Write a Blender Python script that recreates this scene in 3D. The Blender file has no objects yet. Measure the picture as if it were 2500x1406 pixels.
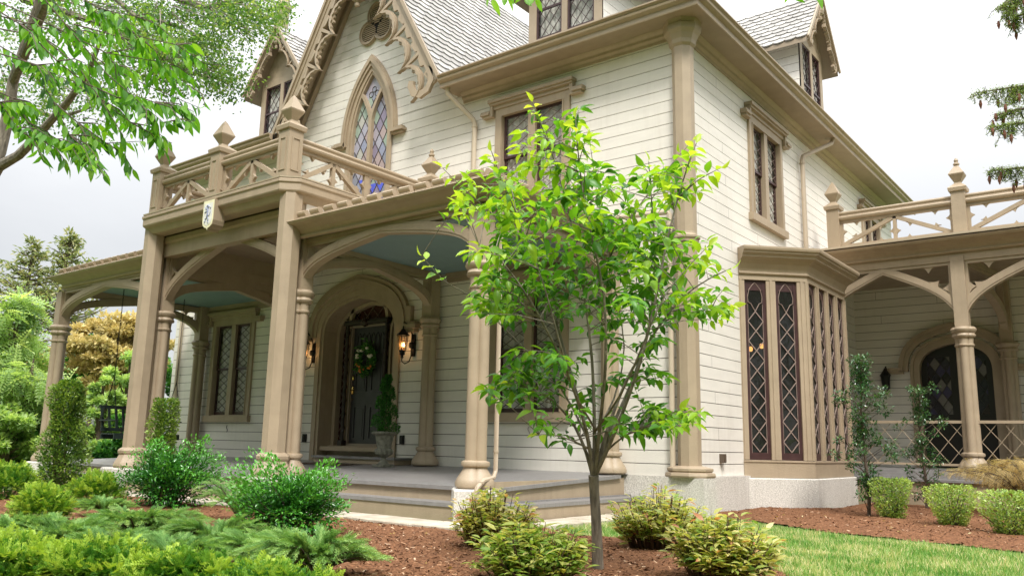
import bpy, bmesh, math, random
import numpy as np
from mathutils import Vector, Matrix
from mathutils.geometry import tessellate_polygon
random.seed(7); RNG = np.random.default_rng(11)
PI = math.pi
scn = bpy.context.scene
# ------------------------------------------------------------------ camera
cd = bpy.data.cameras.new("camera"); cam = bpy.data.objects.new("camera", cd); scn.collection.objects.link(cam); scn.camera = cam
yaw, pit, rol = -.662481155, .186779143, .0215585964
CF = Vector((math.sin(yaw)*math.cos(pit), math.cos(yaw)*math.cos(pit), math.sin(pit)))
_r = Vector((math.cos(yaw), -math.sin(yaw), 0)); _u = _r.cross(CF)
CR = _r*math.cos(rol)+_u*math.sin(rol); CU = -_r*math.sin(rol)+_u*math.cos(rol)
CP = Vector((5.272, -10.821, .375))
M = Matrix.Identity(4)
for i in range(3):
    M[i][0] = CR[i]; M[i][1] = CU[i]; M[i][2] = -CF[i]; M[i][3] = CP[i]
cam.matrix_world = M
cd.sensor_width = 36; cd.lens = 36*2028.595/2500; cd.clip_start = .05; cd.clip_end = 2000
# ------------------------------------------------------------------ light: bright overcast, sun low-soft from the right behind
SUN_EL, SUN_AZ = math.radians(52), math.radians(134)   # azimuth clockwise from +Y
w = bpy.data.worlds.new("World"); scn.world = w; w.use_nodes = True
wn, wl = w.node_tree.nodes, w.node_tree.links; wn.clear()
wo = wn.new('ShaderNodeOutputWorld'); bg1 = wn.new('ShaderNodeBackground'); bg2 = wn.new('ShaderNodeBackground'); mx = wn.new('ShaderNodeMixShader')
sky = wn.new('ShaderNodeTexSky'); sky.sky_type = 'NISHITA'; sky.sun_disc = False; sky.sun_elevation = SUN_EL; sky.sun_rotation = SUN_AZ
wl.new(sky.outputs[0], bg1.inputs[0]); bg1.inputs[1].default_value = .12
tc = wn.new('ShaderNodeTexCoord'); mp = wn.new('ShaderNodeMapping'); mp.inputs['Scale'].default_value = (1, 1, 2.6)
nz = wn.new('ShaderNodeTexNoise'); nz.inputs['Scale'].default_value = 1.7; nz.inputs['Detail'].default_value = 7; nz.inputs['Roughness'].default_value = .55
cr = wn.new('ShaderNodeValToRGB'); cr.color_ramp.elements[0].position = .40; cr.color_ramp.elements[0].color = (.90, .90, .905, 1)
cr.color_ramp.elements[1].position = .58; cr.color_ramp.elements[1].color = (1.0, 1.0, 1.0, 1)
wl.new(tc.outputs['Generated'], mp.inputs[0]); wl.new(mp.outputs[0], nz.inputs[0]); wl.new(nz.outputs[0], cr.inputs[0]); sz = wn.new('ShaderNodeSeparateXYZ'); wl.new(tc.outputs['Generated'], sz.inputs[0]); pw = wn.new('ShaderNodeMath'); pw.operation = 'POWER'; pw.use_clamp = True; wl.new(sz.outputs[2], pw.inputs[0]); pw.inputs[1].default_value = 2.0; mr = wn.new('ShaderNodeMapRange'); mr.inputs[3].default_value = .42; mr.inputs[4].default_value = 3.0; wl.new(pw.outputs[0], mr.inputs[0])
vs = wn.new('ShaderNodeVectorMath'); vs.operation = 'SCALE'; wl.new(cr.outputs[0], vs.inputs[0]); wl.new(mr.outputs[0], vs.inputs['Scale']); wl.new(vs.outputs[0], bg2.inputs[0])   # overcast: zenith about three times the horizon
bg2.inputs[1].default_value = .90
mx.inputs[0].default_value = .9; wl.new(bg1.outputs[0], mx.inputs[1]); wl.new(bg2.outputs[0], mx.inputs[2]); wl.new(mx.outputs[0], wo.inputs[0])
sd = bpy.data.lights.new("sun", 'SUN'); sd.energy = 2.2; sd.angle = math.radians(12); sd.color = (1, .96, .9)
so = bpy.data.objects.new("sun", sd); scn.collection.objects.link(so)
sdir = Vector((math.sin(SUN_AZ)*math.cos(SUN_EL), math.cos(SUN_AZ)*math.cos(SUN_EL), math.sin(SUN_EL)))
so.rotation_euler = sdir.to_track_quat('Z', 'Y').to_euler(); so.location = (10, -20, 20)
scn.view_settings.view_transform = 'Standard'; scn.view_settings.look = 'None'; scn.view_settings.exposure = .85; scn.view_settings.gamma = 1
scn.render.engine = 'CYCLES'; scn.cycles.max_bounces = 8; scn.cycles.transparent_max_bounces = 12

# ------------------------------------------------------------------ helpers
def P3(px, py, depth):
    "world point at a photo pixel (2500 wide) and distance along the view axis"
    return CP + (CR*((px-1250)/2028.6) - CU*((py-703)/2028.6) + CF)*depth
def GP(px, py, z=-.5):
    d = CR*((px-1250)/2028.6) - CU*((py-703)/2028.6) + CF
    t = (z-CP.z)/d.z; return CP+d*t, t
class Fr:
    "wall frame: u along e, v up, w outwards along n"
    def __init__(s, o, e, n): s.o = Vector(o); s.e = Vector(e).normalized(); s.n = Vector(n).normalized()
    def __call__(s, u, v, w=0): return s.o+s.e*u+s.n*w+Vector((0, 0, v))
class MB:
    def __init__(s): s.v = []; s.f = []; s.c = []
    def add(s, vs, fs, c=None):
        b = len(s.v); s.v += [tuple(x) for x in vs]; s.f += [tuple(b+i for i in f) for f in fs]
        if c is not None: s.c += [c]*len(vs)
    def box(s, x0, y0, z0, x1, y1, z1):
        s.add([(x, y, z) for x in (x0, x1) for y in (y0, y1) for z in (z0, z1)], [(0, 1, 3, 2), (4, 6, 7, 5), (0, 4, 5, 1), (2, 3, 7, 6), (0, 2, 6, 4), (1, 5, 7, 3)])
    def fbox(s, fr, u0, v0, w0, u1, v1, w1):
        s.add([fr(u, v, q) for u in (u0, u1) for v in (v0, v1) for q in (w0, w1)], [(0, 1, 3, 2), (4, 6, 7, 5), (0, 4, 5, 1), (2, 3, 7, 6), (0, 2, 6, 4), (1, 5, 7, 3)])
    def bar(s, a, b, wd, ht, up=(0, 0, 1)):
        a, b = Vector(a), Vector(b); d = (b-a).normalized(); up = Vector(up); sx = d.cross(up).normalized()*wd/2; sz = sx.cross(d).normalized()*ht/2
        s.add([p+i*sx+j*sz for p in (a, b) for i, j in ((-1, -1), (1, -1), (1, 1), (-1, 1))], [(0, 1, 2, 3), (4, 7, 6, 5), (0, 4, 5, 1), (1, 5, 6, 2), (2, 6, 7, 3), (3, 7, 4, 0)])
    def prism(s, fr, poly, w0, w1):
        n = len(poly); vs = [fr(u, v, w0) for u, v in poly]+[fr(u, v, w1) for u, v in poly]
        tri = tessellate_polygon([[Vector((u, v, 0)) for u, v in poly]])
        fs = [tuple(t) for t in tri]+[tuple(n+i for i in reversed(t)) for t in tri]+[(i, (i+1) % n, n+(i+1) % n, n+i) for i in range(n)]
        s.add(vs, fs)
    def band(s, fr, A, B, w0, w1, closed=False):
        "solid between polylines A and B"
        n = len(A); vs = [fr(*A[i], w) if k == 0 else fr(*B[i], w) for i in range(n) for k in (0, 1) for w in (w0, w1)]
        fs = []
        for i in range(n if closed else n-1):
            a = 4*i; b = 4*((i+1) % n)
            fs += [(a, b, b+1, a+1), (a+2, a+3, b+3, b+2), (a, a+2, b+2, b), (a+1, b+1, b+3, a+3)]
        if not closed: fs += [(0, 1, 3, 2), (4*n-4, 4*n-2, 4*n-1, 4*n-3)]
        s.add(vs, fs)
    def sweep(s, prof, path, closed=False):
        "profile (out, up) swept along a horizontal xy path with mitred corners; out is right of travel"
        n = len(path); P = [Vector((p[0], p[1], 0)) for p in path]; rings = []
        for i in range(n):
            if closed: a, b = P[i-1], P[(i+1) % n]
            else: a, b = P[max(i-1, 0)], P[min(i+1, n-1)]
            d1 = (P[i]-a) if (i > 0 or closed) else (b-P[i]); d2 = (b-P[i]) if (i < n-1 or closed) else d1
            d1 = d1.normalized(); d2 = d2.normalized(); n1 = Vector((d1.y, -d1.x, 0)); n2 = Vector((d2.y, -d2.x, 0))
            m = (n1+n2); m = m/max(m.length_squared, 1e-6)*2
            rings.append([P[i]+m*o+Vector((0, 0, z)) for o, z in prof])
        k = len(prof); vs = [q for r_ in rings for q in r_]; fs = []
        for i in range(n if closed else n-1):
            j = (i+1) % n
            fs += [(i*k+a, i*k+(a+1) % k, j*k+(a+1) % k, j*k+a) for a in range(k)]
        if not closed: fs += [tuple(range(k)), tuple((n-1)*k+a for a in reversed(range(k)))]
        s.add(vs, fs)
    def tube(s, pts, r, n=6, cap=True):
        pts = [Vector(p) for p in pts]; m = len(pts); rs = r if isinstance(r, (list, tuple)) else [r]*m
        up = None; vs = []
        for i in range(m):
            d = (pts[min(i+1, m-1)]-pts[max(i-1, 0)])
            d = d.normalized() if d.length > 1e-9 else Vector((0, 0, 1))
            if up is None: up = d.orthogonal().normalized()
            up = (up-d*up.dot(d)); up = up.normalized() if up.length > 1e-6 else d.orthogonal().normalized()
            q = d.cross(up)
            vs += [pts[i]+(up*math.cos(2*PI*k/n)+q*math.sin(2*PI*k/n))*rs[i] for k in range(n)]
        fs = [(i*n+k, i*n+(k+1) % n, (i+1)*n+(k+1) % n, (i+1)*n+k) for i in range(m-1) for k in range(n)]
        if cap: fs += [tuple(range(n)), tuple((m-1)*n+k for k in reversed(range(n)))]
        s.add(vs, fs)
    def lathe(s, prof, c, n=12, rot=0):
        c = Vector(c); m = len(prof)
        vs = [c+Vector((r*math.cos(2*PI*(k+rot)/n), r*math.sin(2*PI*(k+rot)/n), z)) for r, z in prof for k in range(n)]
        fs = [(i*n+k, i*n+(k+1) % n, (i+1)*n+(k+1) % n, (i+1)*n+k) for i in range(m-1) for k in range(n)]+[tuple(reversed(range(n))), tuple((m-1)*n+k for k in range(n))]
        s.add(vs, fs)
    def build(s, name, mat, parent=None, smooth=False, fix=True, loc=None):
        me = bpy.data.meshes.new(name); me.from_pydata(s.v, [], s.f); me.update()
        if s.c:
            at = me.attributes.new('rnd', 'FLOAT_COLOR', 'POINT'); a = np.zeros((len(s.v), 4), np.float32); a[:len(s.c), :3] = s.c; a[:, 3] = 1; at.data.foreach_set('color', a.ravel())
        if fix:
            bm = bmesh.new(); bm.from_mesh(me); bmesh.ops.recalc_face_normals(bm, faces=bm.faces); bm.to_mesh(me); bm.free()
        me.materials.append(mat)
        if smooth:
            me.polygons.foreach_set('use_smooth', [True]*len(me.polygons)); me.set_sharp_from_angle(angle=math.radians(35))
        o = bpy.data.objects.new(name, me); scn.collection.objects.link(o)
        if parent: attach(o, parent)
        return o
def attach(o, parent):
    o.parent = parent
    L = Vector((0, 0, 0)); p = parent
    while p: L += p.location; p = p.parent
    o.location = -L        # meshes are written in world coordinates
    return o
def tag(o, label, cat=None, group=None, kind=None):
    if label: o['label'] = label
    if cat: o['category'] = cat
    if group: o['group'] = group
    if kind: o['kind'] = kind
    return o
def thing(name, label, cat, loc=(0, 0, 0), group=None):
    o = bpy.data.objects.new(name, None); o.empty_display_size = .2; scn.collection.objects.link(o); o.location = loc
    return tag(o, label, cat, group)
# ------------------------------------------------------------------ materials
def mat(name, col, rough=.6, var=.06, scale=8, bump=.0, bscale=60, metal=0, spec=.5, col2=None, stretch=None, streak=0, grime=(.30, .22, .14)):
    m = bpy.data.materials.new(name); m.use_nodes = True; N, L = m.node_tree.nodes, m.node_tree.links; b = N['Principled BSDF']
    b.inputs['Roughness'].default_value = rough; b.inputs['Metallic'].default_value = metal; b.inputs['Specular IOR Level'].default_value = spec
    t = N.new('ShaderNodeTexCoord'); mp = N.new('ShaderNodeMapping'); L.new(t.outputs['Object'], mp.inputs[0])
    if stretch: mp.inputs['Scale'].default_value = stretch
    n = N.new('ShaderNodeTexNoise'); n.inputs['Scale'].default_value = scale; n.inputs['Detail'].default_value = 6; L.new(mp.outputs[0], n.inputs[0])
    r = N.new('ShaderNodeValToRGB'); r.color_ramp.elements[0].position = .3; r.color_ramp.elements[1].position = .7
    c2 = col2 or tuple(min(1, c*(1+var)) for c in col); c1 = col if col2 else tuple(c*(1-var) for c in col)
    r.color_ramp.elements[0].color = (*c1, 1); r.color_ramp.elements[1].color = (*c2, 1)
    L.new(n.outputs[0], r.inputs[0]); colo = r.outputs[0]
    if streak:     # rain streaks and blotchy grime in the paint
        m3 = N.new('ShaderNodeMapping'); m3.inputs['Scale'].default_value = (7, 7, .55); L.new(t.outputs['Object'], m3.inputs[0]); n3 = N.new('ShaderNodeTexNoise'); n3.inputs['Scale'].default_value = 1.6; n3.inputs['Detail'].default_value = 8; n3.inputs['Roughness'].default_value = .65; L.new(m3.outputs[0], n3.inputs[0])
        n4 = N.new('ShaderNodeTexNoise'); n4.inputs['Scale'].default_value = 1.1; n4.inputs['Detail'].default_value = 7; L.new(t.outputs['Object'], n4.inputs[0])
        mu = N.new('ShaderNodeMath'); mu.operation = 'MULTIPLY'; L.new(n3.outputs[0], mu.inputs[0]); L.new(n4.outputs[0], mu.inputs[1]); q = N.new('ShaderNodeMapRange'); q.inputs[1].default_value = .24; q.inputs[2].default_value = .44; q.inputs[4].default_value = streak; L.new(mu.outputs[0], q.inputs[0])
        mm = N.new('ShaderNodeMix'); mm.data_type = 'RGBA'; L.new(q.outputs[0], mm.inputs[0]); L.new(colo, mm.inputs[6]); mm.inputs[7].default_value = (*grime, 1); colo = mm.outputs[2]
        n5 = N.new('ShaderNodeTexNoise'); n5.inputs['Scale'].default_value = 42; n5.inputs['Detail'].default_value = 3; L.new(t.outputs['Object'], n5.inputs[0]); q5 = N.new('ShaderNodeMapRange'); q5.inputs[1].default_value = .70; q5.inputs[2].default_value = .74; q5.inputs[4].default_value = streak*1.3; L.new(n5.outputs[0], q5.inputs[0])
        m5 = N.new('ShaderNodeMix'); m5.data_type = 'RGBA'; L.new(q5.outputs[0], m5.inputs[0]); L.new(colo, m5.inputs[6]); m5.inputs[7].default_value = (*grime, 1); colo = m5.outputs[2]
    L.new(colo, b.inputs['Base Color'])
    if bump:
        n2 = N.new('ShaderNodeTexNoise'); n2.inputs['Scale'].default_value = bscale; n2.inputs['Detail'].default_value = 4; L.new(mp.outputs[0], n2.inputs[0])
        bp = N.new('ShaderNodeBump'); bp.inputs['Strength'].default_value = bump; bp.inputs['Distance'].default_value = .01; L.new(n2.outputs[0], bp.inputs['Height']); L.new(bp.outputs[0], b.inputs['Normal'])
    return m
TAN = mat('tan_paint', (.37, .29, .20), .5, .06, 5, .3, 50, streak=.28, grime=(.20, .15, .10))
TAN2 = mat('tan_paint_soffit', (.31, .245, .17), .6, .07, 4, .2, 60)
CREAM = mat('cream_siding_paint', (.74, .705, .645), .55, .045, 3, .35, 35, stretch=(.6, .6, 3), streak=.17, grime=(.42, .36, .28))
JOINT = mat('board_joint', (.07, .052, .035), .9, .2, 8)  # near-black brown: groove dirt and shade both put into the colour
SASH = mat('sash_maroon_paint', (.05, .022, .022), .4, .2, 10)
DARK = mat('dark_door_paint', (.035, .033, .036), .35, .15, 6, .1, 30)
CARVE = mat('carved_dark_wood', (.02, .012, .009), .35, .3, 20, .3, 60)
LEAD = mat('window_leading', (.17, .12, .10), .5, .15, 30); LEADB = mat('bay_leading', (.27, .20, .17), .5, .15, 30)
LEADD = mat('window_leading_dark', (.06, .045, .04), .5, .15, 30)
BLUE = mat('blue_ceiling_paint', (.20, .30, .315), .6, .05, 3)
FLOOR = mat('grey_porch_floor', (.235, .225, .22), .42, .12, 6, .2, 40, stretch=(1, 6, 1), streak=.3, grime=(.12, .11, .10))
GRAN = mat('granite', (.42, .39, .35), .75, .2, 60, .9, 90, col2=(.80, .77, .71), streak=.35, grime=(.28, .24, .19))
ROOM = mat('dark_interior', (.012, .011, .010), .9, .1)
IRON = mat('black_iron', (.012, .012, .012), .4, .2, metal=.4)
BRASS = mat('brass', (.75, .52, .18), .25, .1, metal=1)
PIPE = mat('downspout_paint', (.52, .44, .33), .45, .05, 6)
BROWNP = mat('rain_pipe_paint', (.42, .34, .25), .45, .06, 6)
WHITE = mat('window_muntin_white', (.75, .72, .66), .5, .05)
SWING = mat('dark_green_swing_paint', (.018, .03, .026), .4, .2, 10)
def attr_mat(name, ramp, rough=.6, trans=0, spec=.3, bump=0, tcol=None):
    m = bpy.data.materials.new(name); m.use_nodes = True; N, L = m.node_tree.nodes, m.node_tree.links; b = N['Principled BSDF']; out = N['Material Output']
    a = N.new('ShaderNodeAttribute'); a.attribute_name = 'rnd'; sp = N.new('ShaderNodeSeparateColor'); L.new(a.outputs['Color'], sp.inputs[0])
    r = N.new('ShaderNodeValToRGB'); cr_ = r.color_ramp
    while len(cr_.elements) < len(ramp): cr_.elements.new(.5)
    for e, (p, c) in zip(cr_.elements, ramp): e.position = p; e.color = (*c, 1)
    L.new(sp.outputs[0], r.inputs[0]); L.new(r.outputs[0], b.inputs['Base Color'])
    b.inputs['Roughness'].default_value = rough; b.inputs['Specular IOR Level'].default_value = spec
    if bump:
        t = N.new('ShaderNodeTexCoord'); n2 = N.new('ShaderNodeTexNoise'); n2.inputs['Scale'].default_value = 40; L.new(t.outputs['Object'], n2.inputs[0])
        bp = N.new('ShaderNodeBump'); bp.inputs['Strength'].default_value = bump; bp.inputs['Distance'].default_value = .01; L.new(n2.outputs[0], bp.inputs['Height']); L.new(bp.outputs[0], b.inputs['Normal'])
    if trans:
        tr = N.new('ShaderNodeBsdfTranslucent'); ms = N.new('ShaderNodeMixShader'); ms.inputs[0].default_value = trans
        g = N.new('ShaderNodeMix'); g.data_type = 'RGBA'; g.blend_type = 'MULTIPLY'; g.inputs[0].default_value = 1; L.new(r.outputs[0], g.inputs[6]); g.inputs[7].default_value = (*(tcol or (2.0, 1.9, .9)), 1)
        L.new(g.outputs[2], tr.inputs[0]); L.new(b.outputs[0], ms.inputs[1]); L.new(tr.outputs[0], ms.inputs[2]); L.new(ms.outputs[0], out.inputs[0])
    return m
SLATE = attr_mat('grey_slate', [(0, (.29, .28, .265)), (.5, (.36, .35, .33)), (1, (.45, .435, .41))], .6, bump=.3)
def glass_mat(name, tint=(.03, .035, .03), clear=.45, ior=1.95):
    m = bpy.data.materials.new(name); m.use_nodes = True; N, L = m.node_tree.nodes, m.node_tree.links; b = N['Principled BSDF']; out = N['Material Output']
    b.inputs['Base Color'].default_value = (*tint, 1); b.inputs['Roughness'].default_value = .04; b.inputs['IOR'].default_value = ior
    t = N.new('ShaderNodeTexCoord'); n2 = N.new('ShaderNodeTexNoise'); n2.inputs['Scale'].default_value = 5; L.new(t.outputs['Object'], n2.inputs[0])
    bp = N.new('ShaderNodeBump'); bp.inputs['Strength'].default_value = .35; bp.inputs['Distance'].default_value = .02; L.new(n2.outputs[0], bp.inputs['Height']); L.new(bp.outputs[0], b.inputs['Normal'])
    tr = N.new('ShaderNodeBsdfTransparent'); ms = N.new('ShaderNodeMixShader'); ms.inputs[0].default_value = clear
    L.new(b.outputs[0], ms.inputs[1]); L.new(tr.outputs[0], ms.inputs[2]); L.new(ms.outputs[0], out.inputs[0])
    return m
GLASS = glass_mat('window_glass', (.03, .035, .03), .78); GLASSD = glass_mat('dark_window_glass', (.02, .02, .018), .2, 1.5)
def curtain_mat():
    m = mat('lace_curtain', (.55, .54, .46), .9, .3, 14, col2=(.86, .84, .78)); return m
LACE = curtain_mat()
def stained(name, stops, a, b_, o, e, blue=True, emis=0):
    m = bpy.data.materials.new(name); m.use_nodes = True; N, L = m.node_tree.nodes, m.node_tree.links; bs = N['Principled BSDF']
    t = N.new('ShaderNodeTexCoord'); s = N.new('ShaderNodeVectorMath'); s.operation = 'SUBTRACT'; s.inputs[1].default_value = o; L.new(t.outputs['Object'], s.inputs[0])
    du = N.new('ShaderNodeVectorMath'); du.operation = 'DOT_PRODUCT'; du.inputs[1].default_value = (e[0]/a, e[1]/a, 1/b_); L.new(s.outputs[0], du.inputs[0])
    dv = N.new('ShaderNodeVectorMath'); dv.operation = 'DOT_PRODUCT'; dv.inputs[1].default_value = (e[0]/a, e[1]/a, -1/b_); L.new(s.outputs[0], dv.inputs[0])
    fs = []
    for q in (du, dv):
        f = N.new('ShaderNodeMath'); f.operation = 'FLOOR'; L.new(q.outputs['Value'], f.inputs[0]); fs.append(f)
    c = N.new('ShaderNodeCombineXYZ'); L.new(fs[0].outputs[0], c.inputs[0]); L.new(fs[1].outputs[0], c.inputs[1])
    wn_ = N.new('ShaderNodeTexWhiteNoise'); wn_.noise_dimensions = '2D'; L.new(c.outputs[0], wn_.inputs[0])
    r = N.new('ShaderNodeValToRGB'); r.color_ramp.interpolation = 'CONSTANT'
    while len(r.color_ramp.elements) < len(stops): r.color_ramp.elements.new(.5)
    for i, (el, cc) in enumerate(zip(r.color_ramp.elements, stops)): el.position = i/len(stops); el.color = (*cc, 1)
    L.new(wn_.outputs['Value'], r.inputs[0])
    col = r.outputs[0]
    if blue:
        sx = N.new('ShaderNodeSeparateXYZ'); L.new(s.outputs[0], sx.inputs[0]); mr = N.new('ShaderNodeMapRange'); mr.inputs[1].default_value = .9; mr.inputs[2].default_value = .1; L.new(sx.outputs[2], mr.inputs[0])
        ad = N.new('ShaderNodeMath'); ad.operation = 'GREATER_THAN'; L.new(mr.outputs[0], ad.inputs[0]); L.new(wn_.outputs['Value'], ad.inputs[1])
        mxx = N.new('ShaderNodeMix'); mxx.data_type = 'RGBA'; L.new(ad.outputs[0], mxx.inputs[0]); L.new(col, mxx.inputs[6]); mxx.inputs[7].default_value = (.10, .13, .62, 1); col = mxx.outputs[2]
    L.new(col, bs.inputs['Base Color']); bs.inputs['Roughness'].default_value = .18
    n2 = N.new('ShaderNodeTexNoise'); n2.inputs['Scale'].default_value = 25; L.new(t.outputs['Object'], n2.inputs[0])
    bp = N.new('ShaderNodeBump'); bp.inputs['Strength'].default_value = .4; bp.inputs['Distance'].default_value = .01; L.new(n2.outputs[0], bp.inputs['Height']); L.new(bp.outputs[0], bs.inputs['Normal'])
    return m
#==ARCH==
# ------------------------------------------------------------------ the house
house = thing('gothic_house', 'cream clapboard gothic cottage with tan trim, wraparound porch and steep scalloped gable', 'house', (-5, 3, -.5))
FRONT = Fr((0, 0, 0), (1, 0, 0), (0, -1, 0))          # u = X
SIDE = Fr((0, 0, 0), (0, 1, 0), (1, 0, 0))            # u = Y
WING = Fr((0, 8.5, 0), (1, 0, 0), (0, -1, 0))
XC = -6.95; WL = -13.5; WB = 12.4; EV = 6.72
def parch(w_, h, n=10):
    "pointed arch half curve from (w,0) to (0,h)"
    c = (h*h-w_*w_)/(2*w_); R = w_+c; a1 = math.asin(min(1, h/R)) if c > 0 else PI/2
    return [(R*math.cos(a1*i/n)-c, R*math.sin(a1*i/n)) for i in range(n+1)]
def tudor(w_, h, n=12, k=.66, m=.86, q=.62):
    P0, P1, P2, P_ = (w_, 0), (w_, k*h), (w_*q, m*h), (0, h); out = []
    for i in range(n+1):
        t = i/n; b = [(1-t)**3, 3*t*(1-t)**2, 3*t*t*(1-t), t**3]
        out.append(tuple(b[0]*P0[j]+b[1]*P1[j]+b[2]*P2[j]+b[3]*P_[j] for j in (0, 1)))
    return out
def full(half, cx, z0, zb=None):
    "mirror a half curve to a full one: right spring .. apex .. left spring (optionally with straight legs)"
    R = [(cx+x, z0+z) for x, z in half]; Lh = [(cx-x, z0+z) for x, z in reversed(half[:-1])]
    out = R+Lh
    if zb is not None: out = [(R[0][0], zb)]+out+[(Lh[-1][0], zb)]
    return out
def offs(pts, d):
    out = []
    for i, p in enumerate(pts):
        a = pts[max(i-1, 0)]; b = pts[min(i+1, len(pts)-1)]
        if 0 < i < len(pts)-1:
            d1 = Vector((p[0]-a[0], p[1]-a[1])).normalized(); d2 = Vector((b[0]-p[0], b[1]-p[1])).normalized()
            n1 = Vector((d1.y, -d1.x)); n2 = Vector((d2.y, -d2.x)); m = n1+n2; m = m*2/max(m.length_squared, .3)
        else:
            q = Vector((b[0]-a[0], b[1]-a[1])).normalized(); m = Vector((q.y, -q.x))
        out.append((p[0]+m.x*d, p[1]+m.y*d))
    return out
def arch_open(curve):
    "opening (zlo, zhi, L(z), R(z)) from a full curve with legs"
    zs = [p[1] for p in curve]; k = len(curve)//2; R = curve[:k+1]; Lh = curve[k:]
    def f(side, z):
        best = side[0][0]
        for a, b in zip(side, side[1:]):
            lo, hi = sorted((a, b), key=lambda q: q[1])
            if lo[1] <= z <= hi[1] and hi[1] > lo[1]: return lo[0]+(hi[0]-lo[0])*(z-lo[1])/(hi[1]-lo[1])
        return best
    return (min(zs), max(zs), lambda z: f(Lh, z), lambda z: f(R, z), True)
def rect_open(u0, u1, z0, z1): return (z0, z1, lambda z: u0, lambda z: u1, False)
def boards(fr, Lf, Rf, z0, z1, openings, name='clapboard_wall', dz=.187, ph=.0, curved=False, parent=None, g=.0105):
    mb = MB(); bk = MB(); k0 = math.floor((z0-ph)/dz); zb = [z0]; k = k0+1
    while ph+k*dz < z1-1e-4: zb.append(ph+k*dz); k += 1
    zb.append(z1)
    brk = sorted({round(o[j], 4) for o in openings for j in (0, 1)})
    for a, b in zip(zb, zb[1:]):
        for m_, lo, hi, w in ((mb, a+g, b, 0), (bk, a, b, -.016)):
            cut = [lo]+[q for q in brk if lo+1e-4 < q < hi-1e-4]+[hi]
            for c0, c1 in zip(cut, cut[1:]):
                mid = (c0+c1)/2; act = [o for o in openings if o[0] <= mid <= o[1]]
                ns = 3 if (curved or any(o[4] for o in act)) else 1
                for s in range(ns):
                    y0 = c0+(c1-c0)*s/ns; y1 = c0+(c1-c0)*(s+1)/ns
                    act.sort(key=lambda o: o[2](mid))
                    Ls = [Lf]+[o[3] for o in act]; Rs = [o[2] for o in act]+[Rf]
                    if ns == 1 and w == 0 and c1-c0 > .1:
                        uj = Lf(mid)+((int(round(a/dz))*2.37+1.1) % 3.6); q_ = []
                        while uj < Rf(mid):
                            for l_, r_ in zip(Ls, Rs):
                                if l_(mid)+.3 < uj < r_(mid)-.3: q_.append(uj)
                            uj += 3.66
                        for uu in q_:
                            k_ = next(i_ for i_, (l_, r_) in enumerate(zip(Ls, Rs)) if l_(mid) < uu < r_(mid)); Ls.insert(k_+1, lambda z, uu=uu: uu+.0025); Rs.insert(k_, lambda z, uu=uu: uu-.0025)
                    for l_, r_ in zip(Ls, Rs):
                        if r_(y0)-l_(y0) < 1e-3 and r_(y1)-l_(y1) < 1e-3: continue
                        m_.add([fr(l_(y0), y0, w), fr(max(r_(y0), l_(y0)), y0, w), fr(max(r_(y1), l_(y1)), y1, w), fr(l_(y1), y1, w)], [(0, 1, 2, 3)])
                        if w == 0 and s == 0 and c0 == lo:
                            m_.add([fr(l_(y0), y0, 0), fr(r_(y0), y0, 0), fr(r_(y0), y0, -.014), fr(l_(y0), y0, -.014)], [(0, 1, 2, 3)])
                        if w == 0 and s == ns-1 and c1 == hi:
                            m_.add([fr(l_(y1), y1, 0), fr(r_(y1), y1, 0), fr(r_(y1), y1, -.014), fr(l_(y1), y1, -.014)], [(0, 1, 2, 3)])
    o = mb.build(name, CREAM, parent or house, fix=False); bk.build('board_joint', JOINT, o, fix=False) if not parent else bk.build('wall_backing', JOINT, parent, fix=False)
    return o
def lead(mb, fr, u0, u1, v0, v1, a, b, w, t=.012, inside=None, uc=None, vc=None):
    "diamond leading: lines u/a +- v/b = integer"
    uc = (u0+u1)/2 if uc is None else uc; vc = v0 if vc is None else vc
    for sg in (1, -1):
        k = -60
        while k < 60:
            # v = vc + sg*b*((u-uc)/a + k)
            pts = []
            n = 24
            us = [u0+(u1-u0)*i/n for i in range(n+1)]
            seg = None
            def vv(u): return vc+sg*b*((u-uc)/a+k)
            # analytic clip
            ua, ub = u0, u1
            va, vb = vv(ua), vv(ub)
            if max(va, vb) > v0 and min(va, vb) < v1:
                def uat(v): return uc+a*(sg*(v-vc)/b-k)
                lo, hi = sorted((uat(v0), uat(v1))); ua = max(ua, lo); ub = min(ub, hi)
                if ub-ua > .004:
                    if inside:
                        st = None; m = 30; prev = None
                        for i in range(m+1):
                            u = ua+(ub-ua)*i/m; ok = inside(u, vv(u))
                            if ok and st is None: st = u
                            if (not ok or i == m) and st is not None:
                                en = prev if not ok else u
                                if en-st > .003: mb.bar(fr(st, vv(st), w), fr(en, vv(en), w), .008, t, fr.n)
                                st = None
                            prev = u
                    else: mb.bar(fr(ua, vv(ua), w), fr(ub, vv(ub), w), .008, t, fr.n)
            k += 1
def frame_rect(mb, fr, u0, v0, u1, v1, t, w0, w1, tb=None):
    tb = tb or t
    mb.fbox(fr, u0, v0, w0, u0+t, v1, w1); mb.fbox(fr, u1-t, v0, w0, u1, v1, w1)
    mb.fbox(fr, u0+t, v1-t, w0, u1-t, v1, w1); mb.fbox(fr, u0+t, v0, w0, u1-t, v0+tb, w1)
def curtain(fr, u0, u1, v0, v1, w, parent):
    c = MB(); n = int((u1-u0)/.02)+2
    U = [u0+(u1-u0)*i/n for i in range(n+1)]
    for a, b in zip(U, U[1:]):
        wa = w+.018*math.sin(a*55)+.01*math.sin(a*23); wb_ = w+.018*math.sin(b*55)+.01*math.sin(b*23)
        c.add([fr(a, v0, wa), fr(b, v0, wb_), fr(b, v1, wb_), fr(a, v1, wa)], [(0, 1, 2, 3)])
    c.build('curtain', LACE, parent, fix=False)
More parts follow.
